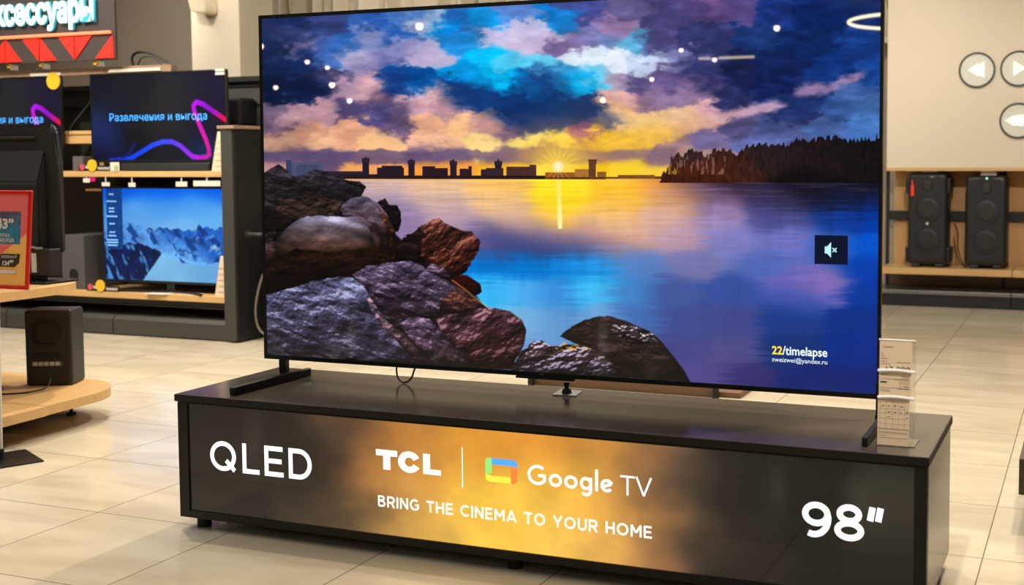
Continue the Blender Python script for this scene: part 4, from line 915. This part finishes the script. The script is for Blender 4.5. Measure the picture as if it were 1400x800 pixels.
tri([(57.5, 1), (79, 0), (57.5, 0)]); tri([(56, 1), (55, 0), (33, 1)]); tri([(9.5, 1), (31, 0), (9.5, 0)]); tri([(8, 1), (8, 0), (-14, 0)]); tri([(-16, 1), (-38, 1), (-16, 0)]); tri([(-40, 1), (-40, 0), (-62, 0)])
obj('red_facets', bm, M['redband'], sg)
for i, px in enumerate((7, 52, 126)):
    t = thing('yellow_clip', ('round yellow clip under the sign at the left frame edge', 'round yellow clip under the middle of the sign', 'round yellow clip under the right end of the sign')[i], 'clip', (SX(px), 3.43, 1.905), 'yellow clips under the sign')
    bm = cyl(B(), (SX(px), 3.425, 1.912), (SX(px), 3.445, 1.912), .014+.004*(i == 2), n=16); obj('clip', bm, M['yellow'], t)
    bm = box(B(), SX(px)-.004, SX(px)+.004, 3.445, 3.51, 1.886, 1.921); obj('stem', bm, M['pole'], t)
# fixture on the column
bm = prism(B(), [(-5.035, 2.78), (-4.835, 2.78), (-4.81, 2.62), (-4.82, 2.575), (-4.90, 2.572), (-4.985, 2.60)], 5.82, 5.998); bmesh.ops.bevel(bm, geom=list(bm.edges), offset=.012, segments=2, affect='EDGES')
tag(obj('wall_fixture', bm, M['fixture']), 'ivory tapered fixture mounted on the cream column', 'fixture')

# ================================================================== LEFT: ROUND-CORNERED TABLE
def rcorner(x0, x1, y0, y1, r, n=14):
    p = [(x0, y0), (x1, y0)]
    p += [(x1-r+r*math.cos(math.radians(a)), y1-r+r*math.sin(math.radians(a))) for a in np.linspace(0, 90, n)]
    return p+[(x0, y1)]
tb2 = thing('display_table', 'two-tier oak display table with rounded corners at the left', 'table', (-2.1, .8, 0))
obj('lower_tier', prism(B(), [(-3.2, .812), (-1.462, .812)]+rcorner(-3.2, -1.475, .812, 1.385, .31)[2:], .105, .147, 'xy'), M['wood'], tb2)
obj('lower_tier', prism(B(), [(-3.2, -.6), (-1.40, -.6), (-1.452, .806), (-3.2, .806)], .105, .147, 'xy'), M['wood'], tb2)
obj('upper_tier', prism(B(), [(-3.2, -.5), (-1.60, -.5), (-1.60, .70)]+rcorner(-3.2, -1.60, .7, 1.32, .32)[2:], .610, .650, 'xy'), M['wood'], tb2)
bm = box(B(), -3.1, -1.72, -.45, 1.28, .045, .104); obj('plinth_frame', bm, M['dark'], tb2)
for y in (1.24, .4): obj('foot', cyl(cyl(B(), (-1.765, y, 0), (-1.765, y, .012), .022, n=18), (-1.765, y, .012), (-1.765, y, .046), .008, n=10), M['rubber'], tb2)
obj('support_column', box(B(), -2.9, -2.35, 0.1, 1.0, .147, .609), M['plinth'], tb2)
obj('under_tray', box(B(), -2.9, -1.85, -.2, 1.1, .596, .6095), M['plinth'], tb2)
# black subwoofer on the lower tier
Ms = Matrix.Translation((-1.832, 1.180, .148)) @ Matrix.Rotation(math.radians(26), 4, 'Z')
sub = thing('subwoofer', 'black subwoofer with a round speaker on the lower oak tier', 'subwoofer', (-1.78, 1.2, .147))
obj('cabinet', box(B(), -.108, .108, 0, .165, .001, .362, .010, Ms), M['dgrey'], sub)
def mring(bm, cx, cz, ri, ro, d, y=0):
    ring(bm, (cx, y, cz), (0, -1, 0), ri, ro, d); return bm
bm = mring(B(), -.012, .255, .056, .070, .006, .001); bmesh.ops.transform(bm, matrix=Ms, verts=bm.verts); obj('speaker_ring', bm, M['void'], sub)
bm = B(); cyl(bm, (-.012, -.0005, .255), (-.012, -.003, .255), .056, .050, 36); bmesh.ops.transform(bm, matrix=Ms, verts=bm.verts); obj('cone', bm, M['cone'], sub)
bm = prism(B(), rr(-.075, .060, .130, .160, .014), -.003, -.0004, 'xz', M=Ms); obj('slot_port', bm, M['void'], sub)
bm = box(B(), -.078, .062, -.003, -.0006, .094, .118, M=Ms); pl = obj('rear_label', bm, M['greybox'], sub)
bm = B()
for i in range(5): box(bm, -.072+i*.026, -.052+i*.026, -.0045, -.0032, .098, .114, M=Ms)
obj('label_print', bm, M['whiteled'], pl)
bm = B(); tube(bm, smooth_path([(-1.745, 1.105, .20), (-1.735, 1.07, .165), (-1.78, 1.0, .152), (-1.86, .93, .152), (-1.93, .95, .152), (-1.96, 1.02, .152), (-2.02, 1.07, .152), (-2.2, 1.16, .152)], 8), .004, 6)
obj('cable', bm, M['cable'], sub, smooth=True)
# rear of a television on the upper tier
rt = thing('rear_television', 'black television seen from behind on the upper oak tier at the left', 'television', (-2.2, 1.16, .65))
bm = prism(B(), [(-3.0, .775), (-1.722, .79), (-1.728, 1.20), (-1.745, 1.36), (-1.765, 1.392), (-3.0, 1.40)], 1.175, 1.205, 'xz'); bmesh.ops.bevel(bm, geom=list(bm.edges), offset=.008, segments=2, affect='EDGES'); obj('panel', bm, M['dgrey'], rt)
bm = prism(B(), [(1.12, .81), (1.12, 1.12), (1.1745, 1.28), (1.1745, .80)], -3.0, -1.80, 'yz'); bmesh.ops.bevel(bm, geom=list(bm.edges), offset=.01, segments=2, affect='EDGES'); obj('rear_cover', bm, M['void'], rt)
bm = box(B(), -2.8, -1.86, 1.160, 1.1745, 1.325, 1.338, .003); obj('ridge', bm, M['tvback'], rt)
bm = box(B(), -1.88, -1.722, 1.10, 1.17, .682, .812, .006); cn = obj('stand_box', bm, M['black'], rt)
obj('sticker', box(B(), -1.83, -1.80, 1.097, 1.0995, .70, .79), M['whiteled'], cn)
bm = box(B(), -2.4, -1.69, 1.04, 1.24, .6505, .662, .003); box(bm, -1.90, -1.80, 1.12, 1.16, .66, .69); obj('stand_base', bm, M['foot'], rt)
bm = B(); tube(bm, smooth_path([(-2.02, 1.11, 1.06), (-1.95, 1.10, .93), (-1.86, 1.095, .835), (-1.80, 1.095, .815), (-1.76, 1.095, .815)], 6), .006, 6); obj('cable', bm, M['gcable'], rt, smooth=True)
# red price sign on a pole
ps = thing('price_sign', 'red-framed price sign on a white pole with a black floor plate', 'price sign', (-1.34, .45, 0))
bm = box(B(), -.13, .13, -.13, .13, 0, .006, .001, Matrix.Translation((-1.325, .452, .0005)) @ Matrix.Rotation(math.radians(-27), 4, 'Z')); obj('floor_plate', bm, M['foot'], ps)
bm = cyl(B(), (-1.343, .47, .045), (-1.330, .47, .71), .0095, n=16); obj('pole', bm, M['pole'], ps, smooth=True)
obj('pole_collar', cyl(B(), (-1.343, .47, .006), (-1.343, .47, .047), .014, n=16), M['rubber'], ps)
Mp = Matrix(((1, 0, .10, -1.165-.0705), (0, 1, 0, .455), (0, 0, 1, 0), (0, 0, 0, 1)))
def pbox(x0, x1, y0, y1, z0, z1, b=0): return box(B(), x0, x1, y0, y1, z0, z1, b, Mp)
PX0, PX1, PZ0, PZ1 = -.30, .022, .708, 1.104
bm = B()
for a in ((PX0, PX0+.016, PZ0, PZ1), (PX1-.016, PX1, PZ0, PZ1), (PX0+.016, PX1-.016, PZ0, PZ0+.016), (PX0+.016, PX1-.016, PZ1-.016, PZ1)): box(bm, a[0], a[1], -.006, .006, a[2], a[3], .003, Mp)
obj('frame', bm, M['red'], ps)
def poster(u, v):
    a = (u-PX0)/(PX1-PX0); b = (v-PZ0)/(PZ1-PZ0)
    c = np.zeros(u.shape+(3,))+np.array([232, 108, 110])/255
    c = blend(c, b < .52*a+.10*(a > .0)-.02+.0*a, np.array([244, 184, 96])/255)
    ph_ = rbf([(.2,.8,(110,70,84)),(.6,.8,(90,74,92)),(.8,.75,(84,96,116)),(.4,.6,(52,112,140)),(.8,.6,(46,116,148)),(.5,.48,(52,126,158))], a, b, .2, .1)*(.75+.5*fbm(a*22, b*22, 501, 4))[..., None]
    c = blend(c, (b > .455)*(b < .79)*(a < .84), ph_)
    return c
pp_ = painted('poster', (-1.2355, .4535, 0), EX, (.10, 0, 1), (PX0+.014, PX1-.014), (PZ0+.014, PZ1-.014), 90, 110, poster, M['poster'], ps, 'printed red and orange price poster')
PO = (-1.2355, .4525, 0); PEZ = (.10, 0, 1)
text_mesh('size_text', '43”', -.165, -.068, .950, .992, PO, EX, PEZ, M['white'], pp_, .04)
text_mesh('detail_text', 'РАССРОЧКА\n0-0-12 МЕСЯЦЕВ', -.185, -.062, .895, .932, PO, EX, PEZ, M['white'], pp_, .02)
bm = prism(B(), [(-.150, .798), (-.055, .798), (-.032, .815), (-.028, .850), (-.125, .850), (-.142, .838)], -.0036, -.0026, 'xz', M=Mp); pb = obj('price_patch', bm, M['tvback'], pp_)
text_mesh('price_text', '124⁹⁹', -.118, -.058, .803, .826, (PO[0], PO[1]-.0016, 0), EX, PEZ, M['white'], pp_, .04)
text_mesh('patch_text', 'РАССРОЧКА ОТ', -.125, -.042, .833, .844, (PO[0], PO[1]-.0016, 0), EX, PEZ, M['white'], pp_, .02)
obj('white_field', box(B(), -.155, -.048, -.0036, -.0026, .771, .785, 0, Mp), M['white'], pp_)
obj('white_mark', box(B(), -.28, -.155, -.0036, -.0026, 1.055, 1.072, 0, Mp), M['white'], pp_)

# ================================================================== RIGHT: SPEAKER NICHE
nw = thing('speaker_shelf', 'low oak shelf with oak back panels and black frame under the cream wall', 'shelving', (2.6, 7.1, 0))
for a, b_ in ((1.21, 2.105), (2.125, 3.05), (3.07, 4.0), (4.02, 6.9)): obj('back_board', box(B(), a, b_, 7.345, 7.37, .30, 1.11), M['woodv'], nw)
for x in (1.155, 2.115, 3.06): obj('upright', box(B(), x-.013, x+.013, 7.31, 7.344, 0, 1.11), M['dark'], nw)
obj('cross_rail', box(B(), 1.17, 6.9, 7.30, 7.344, .688, .768, .003), M['dark'], nw)
for a, b_ in ((1.17, 2.205), (2.21, 3.5), (3.505, 6.9)): obj('shelf_board', box(B(), a, b_, 6.90, 7.30, .262, .315, .003), M['wood'], nw)
obj('back_skirt', box(B(), 1.17, 6.9, 7.32, 7.34, 0, .26), M['brown'], nw)
for a, b_ in ((1.10, 2.20), (2.205, 3.4), (3.405, 6.9)):
    obj('plinth_box', box(B(), a, b_, 6.90, 7.29, .002, .100, .004), M['dark'], nw)
    obj('plinth_top', box(B(), a, b_, 6.885, 7.29, .1005, .132, .003), M['steel'], nw, 'grey metal top of the plinth')
def party(x0, x1, z0, z1, y, knobs, label):
    t = thing('party_speaker', label, 'speaker', ((x0+x1)/2, y+.15, z0), 'tall party speakers on the oak shelf')
    cx = (x0+x1)/2; w = x1-x0; h = z1-z0
    obj('cabinet', box(B(), x0+.008*knobs, x1-.008*knobs, y, y+.28, z0+.022, z1, .038, seg=4), M['dgrey'], t, smooth=True)
    obj('grille', prism(B(), rr(x0+.035, x1-.035, z0+.07, z1-.03, .04), y-.006, y+.002), M['grille'], t)
    for zc in (z0+h*.30, z0+h*.62):
        wo = obj('woofer_ring', ring(B(), (cx, y-.006, zc), (0, -1, 0), w*.28, w*.325, .008), M['black'], t)
        obj('woofer', cyl(B(), (cx, y-.0065, zc), (cx, y-.010, zc), w*.28, w*.2, 36), M['cone'], wo)
    obj('tweeter', cyl(B(), (cx, y-.006, z0+h*.86), (cx, y-.012, z0+h*.86), w*.13, w*.10, 28), M['cone'], t)
    if knobs:
        for s in (x0-.012, x1-.022):
            for z in (z0+h*.13, z0+h*.86): obj('side_bumper', box(B(), s, s+.036, y+.02, y+.24, z-.065, z+.065, .012), M['black'], t)
        obj('logo', cyl(B(), (cx, y-.007, z0+h*.465), (cx, y-.010, z0+h*.465), .012, n=16), M['whiteled'], t)
    bm = B()
    for s in (x0+.04, x1-.11): box(bm, s, s+.07, y+.01, y+.25, z0+.001, z0+.030, .008)
    obj('base_feet', bm, M['black'], t)
    return t
s1 = party(1.362, 1.700, .3155, 1.098, 6.985, 1, 'black party speaker with side bumpers and a red tag, left one on the oak shelf')
obj('control_light', box(B(), 1.55, 1.58, 6.978, 6.98, 1.06, 1.064), M['whiteled'], s1)
s2 = party(1.832, 2.158, .3155, 1.074, 6.985, 0, 'plain black party speaker with teal light, right one on the oak shelf')
bm = box(B(), 1.95, 2.05, 6.979, 6.984, 1.040, 1.060, .002); ct = obj('control_strip', bm, M['black'], s2)
obj('teal_light', cyl(B(), (1.998, 6.978, 1.050), (1.998, 6.972, 1.050), .009, n=14), M['tealled'], ct)
bm = prism(B(), [(1.398, .905), (1.424, .905), (1.424, .995), (1.412, 1.01), (1.398, .99)], 6.964, 6.974); box(bm, 1.405, 1.415, 6.966, 6.974, 1.0, 1.035)
tag(obj('red_tag', bm, mat('red_tag', (225, 48, 36), .5)), 'small red tag hanging on the left party speaker', 'tag')
for x, z, lb in ((1.475, 1.0985, 'white price card on top of the left party speaker'), (1.945, 1.0745, 'white price card on top of the right party speaker')):
    bm = prism(B(), [(x, z), (x+.125, z), (x+.122, z+.035), (x+.003, z+.035)], 7.03, 7.036); box(bm, x, x+.125, 7.03, 7.08, z, z+.002)
    tag(obj('top_card', bm, M['white']), lb, 'price card', 'price cards on the party speakers')
bm = B(); tube(bm, smooth_path([(1.72, 7.28, .66), (1.755, 7.2, .60), (1.76, 7.15, .48), (1.79, 7.1, .38), (1.83, 7.05, .32)], 8), .005, 6); tube(bm, smooth_path([(1.715, 7.28, .55), (1.735, 7.2, .45), (1.78, 7.1, .36), (1.84, 7.02, .32)], 8), .004, 6)
tag(obj('speaker_cable', bm, M['cable'], smooth=True), 'thin black cable between the two party speakers', 'cable')
# round emblems
def emblem(cx, cz, icon, label):
    t = thing('wall_emblem', label, 'emblem', (cx, 6.958, cz), 'round playback emblems on the cream wall')
    obj('disc', cyl(B(), (cx, 6.9595, cz), (cx, 6.950, cz), .130, n=48), M['disc'], t)
    obj('rim', ring(B(), (cx, 6.9595, cz), (0, -1, 0), .128, .142, .016), M['ringd'], t)
    bm = B()
    for tri_ in icon: prism(bm, [(cx+a, cz+b_) for a, b_ in tri_], 6.942, 6.9495)
    obj('icon', bm, M['icon'], t)
emblem(1.912, 1.921, [[(-.072, 0), (.012, .055), (.012, -.055)], [(.012, .040), (.058, .066), (.058, -.066), (.012, -.040)]], 'round emblem with a left-pointing arrow on the cream wall')
emblem(2.232, 1.923, [[(.055, 0), (-.040, .060), (-.040, -.060)]], 'round emblem with a right-pointing play triangle at the right frame edge')
emblem(2.232, 1.511, [[(-.100, 0), (-.03, .042), (-.03, -.042)], [(-.03, 0), (.10, .055), (.10, -.055)], [(-.045, .036), (.04, .050), (.04, -.050), (-.045, -.036)]], 'round emblem with a double rewind arrow, lowest of the emblems')
emblem(2.375, 2.56, [[(-.05, 0), (.04, .06), (.04, -.06)]], 'round emblem cut off at the top right corner')
# table corner at the right edge
rtb = thing('side_table', 'black platform corner with an oak block at the right frame edge', 'table', (3.1, 1.3, 0))
obj('platform', box(B(), 2.595, 3.8, .90, 2.2, .132, .250, .003), M['satin'], rtb)
for x, y in ((2.9, 1.1), (2.9, 2.0), (3.6, 1.1), (3.6, 2.0)): obj('leg', box(B(), x-.03, x+.03, y-.03, y+.03, 0, .1315, .003), M['dark'], rtb)
obj('oak_block', box(B(), 2.622, 3.8, 1.15, 2.1, .2505, .62, .003), M['woodv'], rtb)

# ================================================================== LAMPS (the hall's ceiling lights, seen mirrored in the glass; then unseen spots and added fills)
lamps = [(-10.26,-14.5,.16),(-10.57,-15.58,.15),(-12.79,-19.01,.26),(-15.46,-23.76,.26),(-14.52,-19.31,.20),(-9.42,-12.06,.2),(-5.74,-10.7,.22),(-3.28,-14.88,.14),(-3.19,-16.53,.16),(-1.14,-12.56,.18),(-5.58,-20.05,.18),(-8.89,-25.65,.28),(-.13,-15.75,.12)]
for i, (x, y, r) in enumerate(lamps):
    t = thing('ceiling_spotlight', 'round ceiling spotlight of the hall, mirrored in the television glass', 'ceiling light', (x, y, 3.3), 'ceiling spotlights over the hall')
    obj('housing', cyl(B(), (x, y, 3.301), (x, y, 3.6), r*.35+.02, n=20), M['void'], t)
    bm = B(); bmesh.ops.create_uvsphere(bm, u_segments=20, v_segments=12, radius=r*.21, matrix=Matrix.Translation((x, y, 3.30-r*.14))); obj('lens', bm, M['lampg'], t, smooth=True)
bm = B(); tube(bm, [(.66+.80*math.cos(a), -12.62+.82*math.sin(a), 3.3) for a in np.linspace(0, 2*math.pi, 60, endpoint=False)], .02, 8, closed=True)
rl = thing('ring_lamp', 'ring-shaped ceiling lamp mirrored at the top right of the television', 'ceiling light', (.62, -12.62, 3.3)); obj('tube', bm, M['ringl'], rl, smooth=True)
obj('hanger', cyl(cyl(B(), (-.2, -12.62, 3.34), (-.2, -12.62, 3.6), .006, n=8), (1.44, -12.62, 3.34), (1.44, -12.62, 3.6), .006, n=8), M['void'], rl)
t = thing('linear_lamp', 'slim straight ceiling lamp mirrored in the television glass', 'ceiling light', (-3, -16.6, 3.3)); obj('tube', box(B(), -3.5, -2.5, -16.66, -16.58, 3.3, 3.33), mat('linear_tube', (255, 240, 210), .3, emit=(255, 238, 200), es=12.), t); obj('housing', box(B(), -3.5, -2.5, -16.68, -16.56, 3.331, 3.6), M['void'], t)

def spot(x, y, z, tx, ty_, tz, e, size, col=(1, .90, .77), r=.05, blend_=.6):
    l = bpy.data.lights.new('spot', 'SPOT'); l.energy = e; l.spot_size = math.radians(size); l.spot_blend = blend_; l.color = col; l.shadow_soft_size = r
    o = bpy.data.objects.new('unseen_spot', l); C.objects.link(o); o.location = (x, y, z)
    o.rotation_euler = (Vector((tx, ty_, tz))-Vector((x, y, z))).to_track_quat('-Z', 'Y').to_euler()
def area(x, y, z, sx, sy, e, col=(1, .95, .88), rot=(0, 0, 0)):
    l = bpy.data.lights.new('area', 'AREA'); l.shape = 'RECTANGLE'; l.size = sx; l.size_y = sy; l.energy = e; l.color = col
    o = bpy.data.objects.new('area_fill', l); C.objects.link(o); o.location = (x, y, z); o.rotation_euler = rot
area(-2.0, 1.5, 3.55, 9, 9, 300)  # broad soft fills added to raise the general light, no fixture behind them
area(1.5, -6, 3.55, 9, 5, 70)
for x, y, tx, ty_, tz, e in ((-2.2, 2.6, -2.0, 2.2, 0, 300), (.3, 3.4, .3, 1.9, 0, 370), (2.6, 3.6, 2.6, 2.4, 0, 330), (2.9, 1.0, 3.0, .8, 0, 230), (-.8, .6, -.9, -.4, 0, 190), (-4.2, 1.2, -4.2, 3.0, 0, 240), (-2.8, 1.4, -3.0, 3.6, .4, 200),
                             (2.2, 5.0, 2.2, 6.2, 0, 90), (-5.6, 5.0, -6.2, 7.4, 2.2, 110), (-4.4, 4.2, -4.8, 6.2, 2.3, 100), (-2.4, 5.0, -2.8, 7.4, 2.7, 150), (-3.9, 2.0, -4.3, 3.5, 1.9, 90), (.5, 5.2, .3, 7.4, 2.7, 90)):  # second row includes spots added to brighten the back walls and column
    spot(x, y, 3.5, tx, ty_, tz, e, 95)
spot(2.6, .6, 3.45, 2.1, 7.2, .9, 560, 38)
spot(2.2, -1.6, 3.5, 2.32, .08, .6, 330, 13)  # narrow spot added only to brighten the price cards

wd = bpy.data.worlds.new('w'); bpy.context.scene.world = wd; wd.use_nodes = True
wd.node_tree.nodes['Background'].inputs[0].default_value = (.5, .45, .4, 1); wd.node_tree.nodes['Background'].inputs[1].default_value = .05

# ================================================================== CAMERA
cd = bpy.data.cameras.new('camera'); cam = bpy.data.objects.new('camera', cd); C.objects.link(cam)
yaw, pitch, roll, f = .3732, -.0614, -.0043, 1637.94
Fv = Vector((-math.sin(yaw)*math.cos(pitch), math.cos(yaw)*math.cos(pitch), math.sin(pitch)))
Rv = Vector((math.cos(yaw), math.sin(yaw), 0)); Uv = Rv.cross(Fv)
R2 = math.cos(roll)*Rv+math.sin(roll)*Uv; U2 = -math.sin(roll)*Rv+math.cos(roll)*Uv
cam.matrix_world = Matrix(((R2.x, U2.x, -Fv.x, 2.8023), (R2.y, U2.y, -Fv.y, -3.1025), (R2.z, U2.z, -Fv.z, 1.2178), (0, 0, 0, 1)))
cd.sensor_width = 36; cd.lens = f/1400*36; cd.shift_x = (700-853.93)/1400; cd.shift_y = (318.46-400)/1400
cd.clip_end = 100
cd.dof.use_dof = True; cd.dof.focus_distance = 4.15; cd.dof.aperture_fstop = 3.6
bpy.context.scene.camera = cam
vs_ = bpy.context.scene.view_settings
vs_.view_transform = 'Standard'; vs_.look = 'None'; vs_.exposure = 0; vs_.gamma = 1; vs_.use_curve_mapping = False
